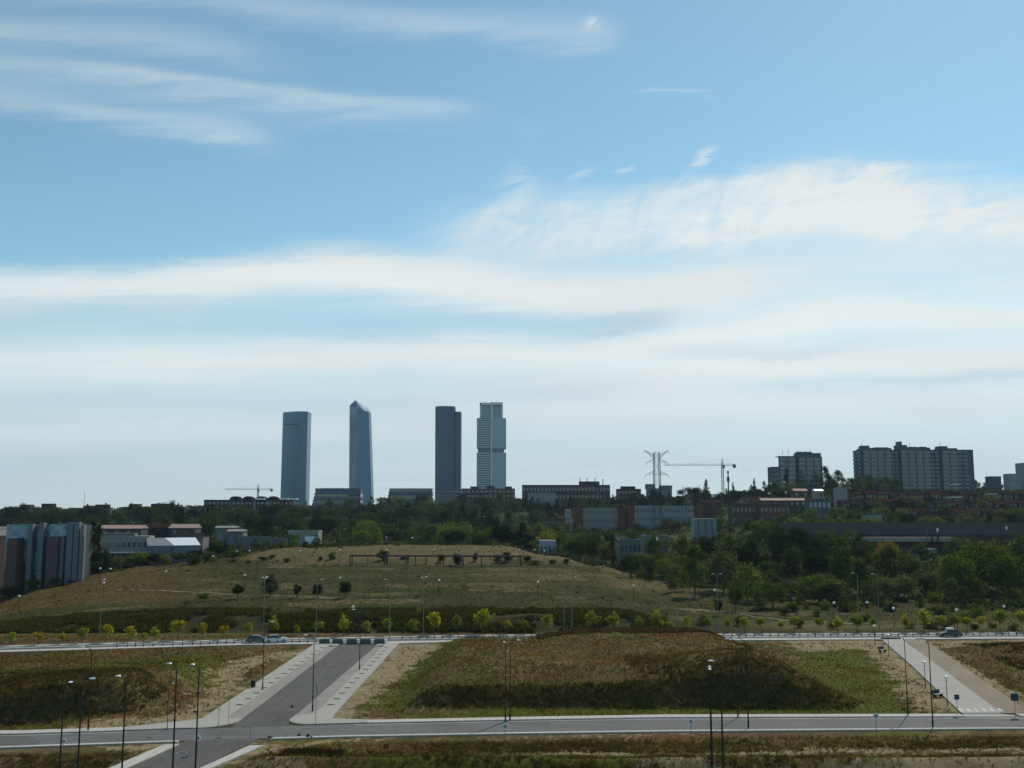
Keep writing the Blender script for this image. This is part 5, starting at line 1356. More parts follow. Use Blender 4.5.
# fill: woods in the valley and on the slopes
fill(['round','loose'], 22, (630,735), (345,430), (5,9), [DG,MG,OL,GG], 'tree in the mixed thicket between the hill flank and the grey courtyard building', 'thicket right of the hill', 6)
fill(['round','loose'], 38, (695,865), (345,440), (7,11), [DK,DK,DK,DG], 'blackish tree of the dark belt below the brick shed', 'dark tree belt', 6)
fill(['round','loose'], 14, (830,1040), (300,420), (6,10), [DG,MG,OL,DG], 'green tree of the wood in front of the brick shed', 'wood before the brick shed', 6)
fill(['loose','round'], 28, (735,900), (512,560), (7,12), [OL,LG,MG,DG,MG], 'green tree on the slope between the slate roof and the terraces', 'trees above the slate roof', 7)
fill(['round','loose'], 26, (745,1040), (262,330), (4,7.5), [DG,MG,OL,DG,GG], 'lower tree along the front of the wood beyond the avenue', 'front of the wood', 6)
fill(['bush'], 26, (775,1040), (246,300), (1.5,3), [DG,MG,OL], 'bushy shrub at the front of the wood beyond the avenue', 'shrubs at the front of the wood', 4)
fill(['round','tall','loose'], 44, (340,560), (480,640), (8,13), [LG,OL,MG,MG,DG], 'light green tree in the belt just behind the hill crest', 'tree belt behind the crest', 7)
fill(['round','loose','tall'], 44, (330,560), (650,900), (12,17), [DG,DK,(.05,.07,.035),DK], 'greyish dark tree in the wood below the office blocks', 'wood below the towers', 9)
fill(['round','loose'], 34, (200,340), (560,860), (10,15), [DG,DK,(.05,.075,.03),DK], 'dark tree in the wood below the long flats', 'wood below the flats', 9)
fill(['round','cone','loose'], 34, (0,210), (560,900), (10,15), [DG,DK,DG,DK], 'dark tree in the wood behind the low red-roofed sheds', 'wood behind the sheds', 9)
fill(['round','loose'], 18, (540,720), (500,690), (7,10), [DG,MG,OL], 'tree growing in front of the long white-walled block', 'trees before the white-walled block', 8)
fill(['cone','round','umbrella'], 26, (610,800), (820,980), (9,14), [DK,DG,DK], 'dark conifer on the ridge near the crane', 'conifers on the ridge', 10)
fill(['round','loose'], 16, (765,860), (775,860), (10,16), [DG,MG,DG], 'dark tree at the foot of the smaller apartment tower', 'trees at the smaller apartment tower', 8)
fill(['round','loose'], 12, (855,900), (790,840), (9,15), [DG,GG,MG], 'greyish tree hiding the left base of the long apartment block', 'trees at the long apartment block', 7)
fill(['round','cone'], 16, (960,1060), (860,960), (8,12), [DK,DG], 'dark tree on the ridge right of the long apartment block', 'trees right of the long block', 9)
fill(['round'], 58, (830,1060), (560,730), (6,10), [DK,DG,MG,OL], 'garden tree among the brick terraces', 'garden trees', 8)
fill(['round','loose'], 14, (560,700), (760,900), (8,12), [DK,DG,MG], 'dark tree behind the long white-walled block', 'trees behind the white-walled block', 9)
fill(['round','loose'], 14, (-60,110), (362,440), (6,10), [DG,DK,MG], 'dark tree around the coloured glass building', 'trees round the glass building', 6)
# conifers seen against the sky
for px, top, Y, wpx, lab in [(706,479,880,11,'pointed conifer against the sky right of the pylon'),(733,481,900,6,'slim conifer against the sky just right of the black mast'),
        (754,478,890,6,'slim tall conifer against the sky between mast and apartment tower'),(764,479,870,8,'conifer nearest the low wing of the apartment tower'),
        (786,465,790,6,'dark narrow cypress in front of the smaller apartment tower'),(838,470,845,13,'loose grey tree against the sky between the two apartment buildings'),
        (825,466,840,11,'dark tree against the right wall of the smaller apartment tower')]:
    htree('cone' if 'conifer' in lab else ('column' if 'cypress' in lab else 'loose'), px, top, Y, wpx, DK if 'grey' not in lab else GG, lab)
htree('umbrella', 692, 487, 860, 30, DK, 'broad dark pine on the ridge between pylon and crane')
# far ridge: wooded mass
fill(['round','loose','cone'], 30, (0,205), (850,925), (13,19), [DK,DG,DK], 'dark tree on the skyline in front of the long dark blocks', 'skyline trees on the left', 8)
fill(['round','loose'], 14, (200,300), (840,872), (12,17), [DK,DG], 'dark tree directly under the wide dark block of flats', 'trees under the wide block', 8)
fill(['round','loose','cone'], 26, (300,520), (950,1250), (14,20), [DK,DG,GG,DG], 'dark tree on the skyline below the office terraces', 'skyline trees below the towers', 10)
fill(['round','loose','cone'], 22, (515,700), (930,1040), (12,17), [DK,DG,DK], 'dark tree on the skyline around the long flat building', 'skyline trees near the pylon', 9)
fill(['round','loose'], 14, (800,880), (590,634), (6,9), [MG,LG,OL,DG], 'green tree before the white modern house', 'trees before the white modern house', 6)
x, y = samp(3600, -250, 1250, 930, 1450, True); ok = np.array([free(a, b, 6) for a, b in zip(x, y)]); x, y = x[ok], y[ok]
px_ = 512+1008*x/y; ok = (px_ < 760) | (y > 1000); x, y = x[ok], y[ok]
P3 = lift(x, y)
o = blobs('far_wood', P3, RNG.uniform(7,12,len(x))*np.interp(px_[ok], [0,300,520,600,700,1024],[.9,.8,1,1,1,1]), np.array([DG,DK,(.045,.055,.03)])[RNG.integers(0,3,len(x))], 60, .13, .9)
stuffed(o, 'dark wooded ridge on the skyline behind the houses', 'wood')
# ================================================================== lamps, signs, cars and small things
M_POLE = mat('grey_pole_paint', (.030,.029,.028), .7, 0, .1, 2, spec=.1)
M_POLEL = mat('galvanised_pole', (.22,.22,.22), .5, .2, .1, 2)
M_HEAD = mat('pale_lamp_housing', (.85,.86,.86), .25, 0, .04, 3, spec=.8)
M_OPAL = mat('frosted_globe', (.88,.88,.86), .2, 0, .03, 3, spec=.8)
M_BLACK = mat('black_plastic', (.02,.02,.022), .5, 0, .1, 5)
M_SIGN = mat('white_sign_back', (.9,.88,.84), .35, 0, .05, 3)
M_SIGNG = mat('grey_sign_face', (.30,.31,.32), .4, 0, .08, 3)
M_SBLUE = mat('blue_sign_face', (.03,.045,.09), .4, 0, .1, 3)
def lamp_proto(name, h, r, arms, reach=1.6, polem=None):
    root = bpy.data.objects.new(name, None); C.objects.link(root); parts = []
    pm = polem or M_POLE
    p = MB().tube((0,0,0),(0,0,.9),r*1.35,r*1.3,8).tube((0,0,.9),(0,0,h-.5),r*1.0,r*.6,8)
    po = p.build('pole', pm, root); parts.append((po, root))
    bs = MB().box(-.22,.22,-.22,.22,-.25,.06).build('base', M_POLEL, root); parts.append((bs, root))
    for s in ((-1,1) if arms == 2 else (1,)):
        pts = [(0,0,h-.6),(s*.25*reach,0,h-.12),(s*.62*reach,0,h+.08),(s*reach,0,h+.12)]
        a = MB().path(pts, [r*.6,r*.5,r*.42,r*.4], 6).build('arm', pm, root); parts.append((a, root))
        hd = MB(); x0 = s*reach
        pr = [(0,-.10,.02),(.15,-.16,.10),(.55,-.16,.11),(.85,-.05,.04)]
        n = len(hd.v)
        for (u, dw, th) in pr: u *= .72; hd.v += [(x0+s*u,dw*1.0,h+.10),(x0+s*u,-dw*1.0,h+.10),(x0+s*u,-dw*.7,h+.10+th),(x0+s*u,dw*.7,h+.10+th)]
        for k in range(3):
            a_, b_ = n+4*k, n+4*k+4
            for i in range(4): j = (i+1)%4; hd.f.append((a_+i,a_+j,b_+j,b_+i))
        hd.f += [(n,n+1,n+2,n+3),(n+15,n+14,n+13,n+12)]
        ho = hd.build('lamp_head', M_HEAD, root); parts.append((ho, root))
        lo = MB().box(x0+s*.15 if s > 0 else x0-.5, x0+.5 if s > 0 else x0-.15, -.11, .11, h+.05, h+.098).build('lens', M_POLEL, ho); parts.append((lo, ho))
    return Proto(root, parts)
def globe_proto(h=4.0, disc=False):
    root = bpy.data.objects.new('park_lamp', None); C.objects.link(root); parts = []
    po = MB().tube((0,0,-.2),(0,0,.5),.08,.075,8).tube((0,0,.5),(0,0,h-.5),.055,.045,8).build('pole', M_POLE, root); parts.append((po, root))
    if disc: g = MB().lathe([(.05,h-.45),(.10,h-.38),(.30,h-.14),(.42,h-.08),(.42,h-.03),(.12,h),(.02,h+.02)], 12)
    else: g = MB().lathe([(.06,h-.55),(.15,h-.5),(.27,h-.38),(.31,h-.22),(.25,h-.07),(.12,h),(.02,h+.02)], 12)
    go_ = g.build('lamp_head' if disc else 'globe', M_HEAD if disc else M_OPAL, root, smooth=True); parts.append((go_, root))
    cp_ = MB().lathe([(.09,h-.56-.12),(.09,h-.56)], 8).build('collar', M_POLE, root); parts.append((cp_, root))
    return Proto(root, parts)
P_TALL = lamp_proto('street_lamp', 10.0, .080, 1, .9)
P_MAST = lamp_proto('street_lamp', 12.5, .08, 1, .7, M_POLEL)
P_MAST2 = lamp_proto('street_lamp', 12.5, .08, 2, .6, M_POLEL)
P_NEAR = lamp_proto('street_lamp', 11.5, .125, 2, .45)
P_NEAR1 = lamp_proto('street_lamp', 11.5, .10, 1, .6)
def lamp_at(P, px, py, h, label, rz=0, near=False, Yfix=None, sc=1):
    if Yfix: Yq = Yfix; x_ = X(px, Yq)
    else: x_, Yq, _ = under(px, py, h, 88)
    P.place((x_, Yq, gz1(x_, Yq)+.05), rz, sc, label, 'street lamp', 'street lamps')
def base_lamp(P, px, py, label, rz=0, sc=1):
    x_, y_ = G0(px, py); P.place((x_, y_, .0), rz, sc, label, 'street lamp', 'street lamps')
# close to the viewer
for P, px, Yq, rz, sc, lab in [
  (P_NEAR1, 80, 97, R(15), .97, 'street lamp with white head before the left mound, middle of three'),
  (P_NEAR1, 62, 99, R(70), .90, 'thin lower street lamp crossing the road end at the far left'),
  (P_NEAR1, 124, 97, R(165), .99, 'street lamp before the left mound, rightmost of the three, head reaching back left'),
  (P_NEAR1, 174.5, 104, R(165), 1.0, 'thick curved-arm street lamp at the junction mouth, left one of the close pair'),
  (P_NEAR1, 197, 106, R(160), .965, 'slimmer street lamp with curved arm at the junction mouth, right of the thick one'),
  (P_NEAR, 711, 104, R(80), 1.0, 'thick dark street lamp in front of the long mound, left one of the central pair'),
  (P_NEAR1, 722, 104.5, R(175), 1.04, 'thick dark street lamp in front of the long mound, right one of the central pair')]:
    x_ = at(px, 725, Yq)[0]; P.place((x_, Yq, gz1(x_, Yq)-.02), rz, sc, lab, 'street lamp', 'street lamps')
for px, py, rz, sc, lab in [
  (88,731,R(190),1.0,'faint street lamp on the far kerb at the foot of the left mound'),
  (167,730.5,R(60),.55,'short slender lamp at the kerb left of the junction with a leaning white head'),
  (262.5,690.5,R(0),1.0,'street lamp on the left pavement of the side street'),
  (312.5,711.5,R(180),1.0,'street lamp on the right pavement at the lower end of the side street'),
  (359.5,670.5,R(180),1.0,'street lamp half way up the right pavement of the side street'),
  (505.5,721.5,R(100),.97,'street lamp left of its twin on the far kerb before the dark mound face'),
  (510,720.5,R(10),1.0,'street lamp right of its twin on the far kerb before the dark mound face'),
  (738,717.5,R(190),1.0,'street lamp on the far kerb casting a slanting shadow, right of the central pair'),
  (748.5,728.5,R(170),1.08,'street lamp on the near kerb right of the central pair'),
  (908,715.5,R(90),1.0,'street lamp on the far kerb left of the footpath, long shadow over the road'),
  (933,728,R(170),1.08,'street lamp on the near kerb in front of the pale footpath')]:
    base_lamp(P_TALL, px, py, lab, rz, sc)
# along the avenue
for P, px, top, lab, rz in [
  (P_MAST2,265,577,'twin grey lamp mast behind the parked avenue cars',R(70)),
  (P_MAST,102,590,'grey lamp mast at the left end of the avenue',R(90)),
  (P_MAST,317,592,'grey lamp mast beyond the head of the side street',R(0)),
  (P_MAST,390,588,'grey lamp mast right of the barriers at the head of the side street',R(185)),
  (P_MAST2,424,577,'grey lamp mast standing clear before the dark bank right of the side street',R(60)),
  (P_MAST,564,575,'left one of two grey lamp masts behind the red-brown scrub',R(170)),
  (P_MAST,571.5,577,'right one of two grey lamp masts behind the red-brown scrub',R(20)),
  (P_MAST2,717,574,'grey lamp mast with twin heads at the right end of the hill path',R(0)),
  (P_MAST,857,573,'left one of two tall grey lamps in front of the dark wood',R(180)),
  (P_MAST,877,574,'right one of two tall grey lamps in front of the dark wood',R(180))]:
    x_, Yq, _ = under(px, top, 12.6, 214, 300)
    P.place((x_, Yq, gz1(x_, Yq)-.05), rz, 1, lab, 'street lamp', 'street lamps')
# footpath disc lamps
P_DISC = globe_proto(4.0, True)
for px, base, lab in [(875,645,'disc-topped path lamp where the footpath meets the avenue'),(889,656,'disc-topped path lamp second from the avenue'),
                     (925.5,687.5,'disc-topped path lamp half way down the footpath'),(947.5,705,'disc-topped path lamp nearest the near road')]:
    x_, y_ = G0(px, base); P_DISC.place((x_, y_, gz1(x_,y_)), 0, 1, lab, 'park lamp', 'disc lamps along the footpath')
P_GLOBE = globe_proto(4.0)
for px, py, lab in [
 (19,598,'white globe lamp before the dark brown wing at the far left'),(100,570,'white globe lamp by the black office volume, left one of two'),
 (110.5,570.5,'white globe lamp by the black office volume, right one of two'),(103.5,584.5,'white globe lamp lower on the slope under the pair by the black volume'),
 (166,573,'white globe lamp alone on the meadow below the bright-roofed shed'),(213,557.5,'white globe lamp in the shrubs right of the bright-roofed shed'),
 (237,552.5,'white globe lamp at the left end of the hilltop, left one of a pair'),(249.5,552,'white globe lamp at the left end of the hilltop, right one of a pair'),
 (237,541,'small white globe lamp above the pair at the left end of the hilltop'),(245,577,'white globe lamp above the leftmost little meadow tree'),
 (265.5,580,'white globe lamp in front of the thin see-through tree'),(300,552,'white globe lamp on the bare tan slope of the hilltop'),
 (340,551.5,'white globe lamp by the dark shrub left of the pergola'),(386.5,551,'white globe lamp over the dark shrub under the left part of the pergola'),
 (386.5,538.5,'white globe lamp among the trees above the pergola, left one'),(412.5,539,'white globe lamp among the trees above the pergola, right one'),
 (340,579.5,'white globe lamp over the largest dark little meadow tree'),(434,551,'white globe lamp over the left half of the pergola'),
 (476.5,550.5,'white globe lamp over the middle of the pergola'),(519.5,551,'white globe lamp at the right end of the pergola'),
 (534.5,551,'white globe lamp on a visible post just right of the pergola'),(544.5,552,'white globe lamp in front of the blue-white cabin'),
 (581,550,'white globe lamp in front of the dark trees left of the cypress'),(439,582,'white globe lamp on the meadow right of the clear-standing mast'),
 (538,584,'white globe lamp on the meadow left of the two masts'),(633.5,587.5,'white globe lamp on the right flank of the hill'),
 (353,609,'white globe lamp on the dark bank above the barriers'),(714.5,592,'white globe lamp over the tiny dark tree by the hill path'),
 (834,605,'white globe lamp at the foot of the wide rounded tree'),(867,604.5,'white globe lamp between the two tall grey lamps'),
 (893.5,610.5,'white globe lamp right of the two tall grey lamps'),(956.5,612,'white globe lamp before the big spreading green tree'),
 (1004,608.5,'white globe lamp near the right edge below the broad dark tree'),(1021,573,'white globe lamp high in the wood at the very edge of the view'),
 (1002.5,571,'small white globe lamp high in the wood left of the edge one')]:
    x_, Yq, g_ = under(px, py, 3.75, 226, 700)
    P_GLOBE.place((x_, Yq, g_), 0, 1.12, lab, 'park lamp', 'globe lamps in the park')
# lamps by the shed
for px, py, Yq, lab in [(937.5,530,440,'white lamp standing before the slate roof of the long shed'),(1006.5,528,440,'white lamp before the right end of the slate roof'),(657,539,440,'white lamp by the foot of the pylon')]:
    x_, _, z_ = at(px, py, Yq); g_ = gz1(x_, Yq); P_GLOBE.place((x_, Yq, g_), 0, (1.3,1.3,max(1,(z_-g_)/3.75)), lab, 'park lamp', 'globe lamps by the shed')
# ------------------------------------------------------------------ signs
def sign(px, py, base, kind, label, wid=.7):
    x_, y_ = G0(px, base); z = 0.0; top = at(px, py, y_)[2]
    b = empty('road_sign', (x_, y_, z), 0, label, 'road sign', 'road signs')
    MB().tube((0,0,-.1),(0,0,top+.1),.035,.035,6).build('post', M_POLEL, b)
    if kind == 'round':
        q = MB(); r_ = wid/2; n = 16
        a = [(r_*math.cos(2*math.pi*i/n), r_*math.sin(2*math.pi*i/n)) for i in range(n)]
        q.v += [(p[0],-.05,top+p[1]) for p in a]+[(p[0],-.08,top+p[1]) for p in a]; q.f += [tuple(range(n)), tuple(reversed(range(n,2*n)))]+[(i,(i+1)%n,n+(i+1)%n,n+i) for i in range(n)]
        s_ = q.build('panel', M_SIGN, b)
        q = MB(); a = [(p[0]*.62,p[1]*.62) for p in a]; q.v += [(p[0],-.086,top+p[1]) for p in a]; q.f += [tuple(reversed(range(n)))]; q.build('face', M_SIGNG, s_)
    else:
        s_ = MB().box(-wid/2,wid/2,-.07,-.04,top-wid*.48,top+wid*.48).build('panel', M_SIGNG if kind == 'grey' else M_SBLUE, b)
        if kind == 'blue_top': MB().box(-wid/2,wid/2,-.076,-.034,top+wid*.48+.004,top+wid*.48+.1).build('top_edge', M_SIGN, s_)
for a in [(505,726,744,'round','white round sign below the left twin lamp at the dark mound',.72),(691,721.5,739,'round','white round sign on the near verge left of the central lamp pair',.72),
          (876.5,716,734,'round','white round sign on the near verge left of the footpath lamps',.72),(197.3,738,754,'round','white round sign at the junction mouth by the slim curved lamp',.72),
          (63,741,757,'round','small white round sign near the left road end',.6),(957.5,697,714.5,'blue','dark blue square sign beside the lower end of the footpath',.68),
          (1015.5,697,716,'blue_top','wide blue sign with a white top edge at the right edge of the view',1.0),
          (315.5,686,727,'grey','small dark plate on a thin post at the lower right corner of the side street',.34),
          (218.5,709,728,'grey','thin post with a narrow plate on the left corner pavement, left one',.2),(228.5,697,724,'grey','taller thin post with a narrow plate on the left corner pavement',.2),
          (250,727,742,'grey','thin grey post at the kerb opposite the side street',.18)]:
    sign(*a[:4], a[4], a[5])
# ------------------------------------------------------------------ cars on the avenue
M_CAR = mat('car_paint', (1,1,1), .22, .2, .02, 1, spec=.8, objcol=True)
M_TYRE = mat('tyre_rubber', (.02,.02,.02), .8, 0, .1, 5)
M_RIM = mat('wheel_rim', (.5,.5,.5), .3, .8, .05, 5)
M_LIGHTC = mat('headlight_glass', (.85,.85,.8), .1, 0, .02, 5, spec=1)
def car_proto():
    root = bpy.data.objects.new('parked_car', None); C.objects.link(root); parts = []
    q = MB(); prof = [(-2.15,.35),(-2.2,.75),(-1.95,.92),(-1.25,.98),(1.05,.98),(2.0,.80),(2.2,.55),(2.15,.32)]
    n = len(prof)
    for w_, s in ((.82,1),(.82,-1)): q.v += [(p[0], s*w_*(1 if p[1] < .9 else .95), p[1]) for p in prof]
    q.f += [tuple(range(n)), tuple(reversed(range(n,2*n)))]+[(i, n+i, n+(i+1)%n, (i+1)%n) for i in range(n)]
    bo = q.build('body', M_CAR, root); parts.append((bo, root))
    q = MB(); cab = [(-1.75,.95),(-1.3,1.36),(-.9,1.44),(.25,1.44),(1.0,1.0),(1.0,.95)]; n = len(cab)
    q.v += [(p[0], .76 if p[1] < 1.1 else .62, p[1]) for p in cab]+[(p[0], -(.76 if p[1] < 1.1 else .62), p[1]) for p in cab]
    q.f += [tuple(range(n)), tuple(reversed(range(n,2*n)))]+[(i, n+i, n+(i+1)%n, (i+1)%n) for i in range(n)]
    ro = q.build('windows', M_WIN, root); parts.append((ro, root))
    rf = MB().prism([(-1.25,-.60),(.2,-.60),(.2,.60),(-1.25,.60)], 1.40, 1.475).build('roof', M_CAR, root); parts.append((rf, root))
    for x_ in (-1.35,1.35):
        for s in (-1,1):
            t_ = MB().tube((x_,s*.66,.32),(x_,s*.86,.32),.32,.32,14).build('wheel', M_TYRE, root); parts.append((t_, root))
            r_ = MB().tube((x_,s*.85,.32),(x_,s*.875,.32),.19,.17,10).build('rim', M_RIM, t_); parts.append((r_, t_))
    for s in (-1,1): h_ = MB().box(2.08,2.205,s*.62-.17,s*.62+.17,.58,.72).build('headlight', M_LIGHTC, root); parts.append((h_, root))
    for s in (-1,1): h_ = MB().box(-2.215,-2.1,s*.62-.15,s*.62+.15,.66,.80).build('tail_light', M_RED, root); parts.append((h_, root))
    return Proto(root, parts)
PC = car_proto()
for px, dy, rz, col, lab in [(262,3.3,R(12),(.03,.035,.045),'dark car on the avenue nose to tail with the silver one'),(280,3.3,R(12),(.55,.57,.60),'silver car on the avenue near the head of the side street'),
                             (945,3.6,R(182),(.035,.035,.04),'dark car with white things on its roof passing right of the footpath')]:
    Yq = 210 if px < 500 else 218
    x_ = X(px, Yq); y_ = float(lin(AV_N, x_))+dy; r = PC.place((x_, y_, .02), rz, 1.08 if px < 500 else 1.1, lab, 'car', 'cars on the avenue', col)
    if px > 900:
        for k in range(2): ubox('roof_box', M_HEAD, r, -.7+k*.75, -.1+k*.75, -.4, .4, 1.48, 1.78)
# ------------------------------------------------------------------ barriers at the head of the side street
M_BAR = mat('dark_green_barrier', (.09,.10,.095), .6, 0, .15, 2)
for k, p in enumerate((327.5,340.5,354.5,368,381.5)):
    Yq = 208.2; x_ = X(p, Yq)
    b = empty('road_barrier', (x_, Yq, .13), 0, ['dark barrier block at the left end of the row closing the side street','second dark barrier block from the left in the row closing the side street','middle dark barrier block in the row closing the side street','dark barrier block right of the middle one in the row closing the side street','dark barrier block at the right end of the row closing the side street'][k], 'barrier', 'barriers closing the side street')
    MB().prism([(-1.05,-.3),(1.05,-.3),(1.05,.3),(-1.05,.3)], 0, .3).prism([(-1.05,-.3),(1.05,-.3),(1.05,.3),(-1.05,.3)], .3, .85, [(-1.0,-.12),(1.0,-.12),(1.0,.12),(-1.0,.12)]).build('body', M_BAR, b)
    MB().box(1.06,1.5,-.22,.22,0,.75).build('end_block', M_SIGN, b)
# ------------------------------------------------------------------ bollards along the avenue
broot = bpy.data.objects.new('bollard', None); C.objects.link(broot)
bp1 = MB().lathe([(.11,-.1),(.11,.75),(.10,.8),(.08,.95),(.02,1.0)], 8).build('post', M_BLACK, broot); bp2 = MB().lathe([(.115,.58),(.115,.70)], 8).build('ring', M_SIGN, broot)
PB = Proto(broot, [(bp1,broot),(bp2,broot)])
x_ = -78
while x_ < 112:
    if not (-38 < x_ < -24) and not (8 < x_ < 44):
        Y_ = float(lin(AV_N, x_))
        PB.place((x_, Y_+(5.85 if x_ > -24 else 1.9), .13), 0, random.uniform(.85,1.1), 'short black bollard in the long row on the avenue', 'bollard', 'bollards along the avenue')
    x_ += random.uniform(1.4,1.9)
# ------------------------------------------------------------------ tree pits in the pavements of the side street
M_SOIL = mat('dark_soil', (.035,.028,.02), 1, 0, .3, 6)
M_FRM = mat('rusty_edging', (.12,.08,.06), .7, .2, .2, 4)
pr_ = bpy.data.objects.new('tree_pit', None); C.objects.link(pr_)
s1 = MB().box(-.42,.42,-.22,.22,-.02,.012).build('soil', M_SOIL, pr_)
f1 = MB().box(-.46,.46,-.26,-.221,-.02,.03).box(-.46,.46,.221,.26,-.02,.03).box(-.46,-.421,-.22,.22,-.02,.03).box(.421,.46,-.22,.22,-.02,.03).build('edging', M_FRM, pr_)
PT = Proto(pr_, [(s1,pr_),(f1,pr_)])
for side, xx, lab in ((0,-37.9,'dark empty tree pit in the left pavement of the side street'),(1,-25.2,'dark empty tree pit in the right pavement of the side street')):
    for k in range(14): PT.place((xx+k*.045, 143.5+k*4.45, .135), 0, 1, lab, 'tree pit', 'tree pits on the '+('left' if not side else 'right')+' pavement')
# ------------------------------------------------------------------ bits on and beside the roads
def bench(px, base, label, rz):
    x_, y_ = G0(px, base); b = empty('bench', (x_, y_, gz1(x_,y_)+.06), rz, label, 'bench', 'dark benches beside the footpath')
    MB().box(-.95,.95,-.32,.28,.40,.47).build('seat', M_BLACK, b)
    MB().prism([(-.95,.26),(.95,.26),(.95,.33),(-.95,.33)], .5, 1.0, [(-.95,.40),(.95,.40),(.95,.47),(-.95,.47)]).build('backrest', M_BLACK, b)
    for s in (-1,1): MB().box(s*.75-.05,s*.75+.05,-.28,.30,0,.40).build('leg', M_BLACK, b)
bench(938,697,'dark bench beside the lower footpath left of the nearest disc lamp',R(35)); bench(882.5,652,'dark bench beside the upper footpath near the avenue',R(35))
x_, y_ = G0(253,688); b = empty('waste_bin', (x_,y_,.13), 0, 'dark waste bin at the outer edge of the left pavement', 'bin')
MB().lathe([(.30,0),(.36,.1),(.38,.85),(.34,.9)],12).build('body', mat('dark_red_plastic',(.04,.018,.016),.6,0,.1,3), b); MB().lathe([(.40,.901),(.38,1.0),(.12,1.1)],12).build('lid', M_BLACK, b)
def rubble(px, py, label, col, n=7, s=.28, name='brick_heap'):
    x_, y_ = G0(px, py); b = empty(name, (x_,y_,.02), random.uniform(0,3), label, 'heap')
    m_ = mat(name+'_stuff', col, .9, 0, .25, 4); q = MB()
    for k in range(n):
        a = random.uniform(0,6.3); r_ = random.uniform(0,s*1.6); cx_, cy_, zz = r_*math.cos(a), r_*math.sin(a)*.7, max(0,s*.6-r_*.5)
        w_ = random.uniform(.3,.6)*s
        q.prism([(cx_-w_,cy_-w_*.6),(cx_+w_*.9,cy_-w_*.7),(cx_+w_,cy_+w_*.6),(cx_-w_*.8,cy_+w_*.7)], zz-.06, zz+w_*.9, [(cx_-w_*.7,cy_-w_*.4),(cx_+w_*.6,cy_-w_*.5),(cx_+w_*.7,cy_+w_*.4),(cx_-w_*.6,cy_+w_*.5)])
    q.build('chunks', m_, b)
rubble(292.5,707,'small dark red heap lying on the asphalt of the side street',(.16,.04,.035))
rubble(299,736,'small red heap on the near kerb opposite the side street',(.22,.05,.04))
rubble(308.5,737.5,'dark block heap right of the red one on the near kerb',(.03,.03,.03),5,.4,'rubble_heap')
rubble(270,739,'dark grey rubble on the verge left of the red heap',(.07,.065,.055),9,.35,'rubble_heap')
rubble(195,713,'dark stones on the left dirt track, upper ones',(.09,.075,.06),4,.3,'stone_heap')
rubble(208,705.5,'dark stones near the lower end of the left dirt track',(.07,.06,.05),4,.25,'stone_heap')
for o in C.objects:
    if o.get('label') == 'dark stones on the left dirt track, upper ones': o['label'] = 'dark stones on the left dirt track near the mound'
    if o.get('label') == 'dark stones near the lower end of the left dirt track': o['label'] = 'few dark stones on the middle of the left dirt track'
for px, py, lab in [(218.5,738,'dark manhole cover in the middle of the junction'),(182,753,'dark manhole cover on the street nearest the viewer'),(149,738,'dark manhole cover near the left kerb of the near road')]:
    x_, y_ = G0(px, py); b = empty('manhole_cover', (x_,y_,.02), 0, lab, 'manhole cover')
    MB().lathe([(.62,-.02),(.62,.012)],18).build('frame', M_POLEL, b); MB().lathe([(.5,.0),(.5,.02)],18).build('lid', M_BLACK, b)
for k, (px, py) in enumerate([(120,729.5),(185,728),(420,722),(452,721),(650,717),(660,717),(825,713.5),(770,714)]):
    x_, y_ = G0(px, py+1); tag(MB().box(-.9,.9,-.14,.14,-.02,.008).build('drain_grate', M_BLACK, loc=(x_,y_,.02)), 'dark slot drain in the gutter below the far kerb', 'drain', 'gutter drains along the far kerb')
# ------------------------------------------------------------------ pergola
A1 = hit(350,566); B1 = hit(521,566)
pg = empty('pergola', (A1[0], A1[1], A1[2]), math.atan2(B1[1]-A1[1], B1[0]-A1[0]), 'long dark open pergola on the hilltop among shrubs', 'pergola')
Ln = math.hypot(B1[0]-A1[0], B1[1]-A1[1]); Hp = at(430,555.3,A1[1])[2]-A1[2]
M_PERG = mat('dark_rusty_steel', (.045,.035,.03), .7, .2, .2, 3)
for yy in (0, 3.4): MB().box(-.4,Ln+.4,yy-.14,yy+.14,Hp-.42,Hp).build('beam', M_PERG, pg)
th = math.atan2(B1[1]-A1[1], B1[0]-A1[0])
posts = [350,368,385,388,407,416,426,444,463,482,499,502,505,518,520.5]
for i, p in enumerate(posts):
    u = (p-350)/(521-350)*Ln
    for yy in ((0,3.4) if i%2 == 0 else (0,)):
        wx = pg.location.x+u*math.cos(th)-yy*math.sin(th); wy = pg.location.y+u*math.sin(th)+yy*math.cos(th)
        gl = gz1(wx, wy)-pg.location.z-.3
        w_ = .2 if i in (0,2,4,9) else .12; MB().box(u-w_,u+w_,yy-.12,yy+.12,gl,Hp-.43).build('post', M_PERG, pg)
for k in range(int(Ln/2.2)): ubox('crossbar', M_PERG, pg, k*2.2+.3, k*2.2+.42, -.5, 3.9, Hp+.003, Hp+.15)
ubox('rail', M_PERG, pg, 0, Ln*.45, -.05, .05, .9, 1.0)
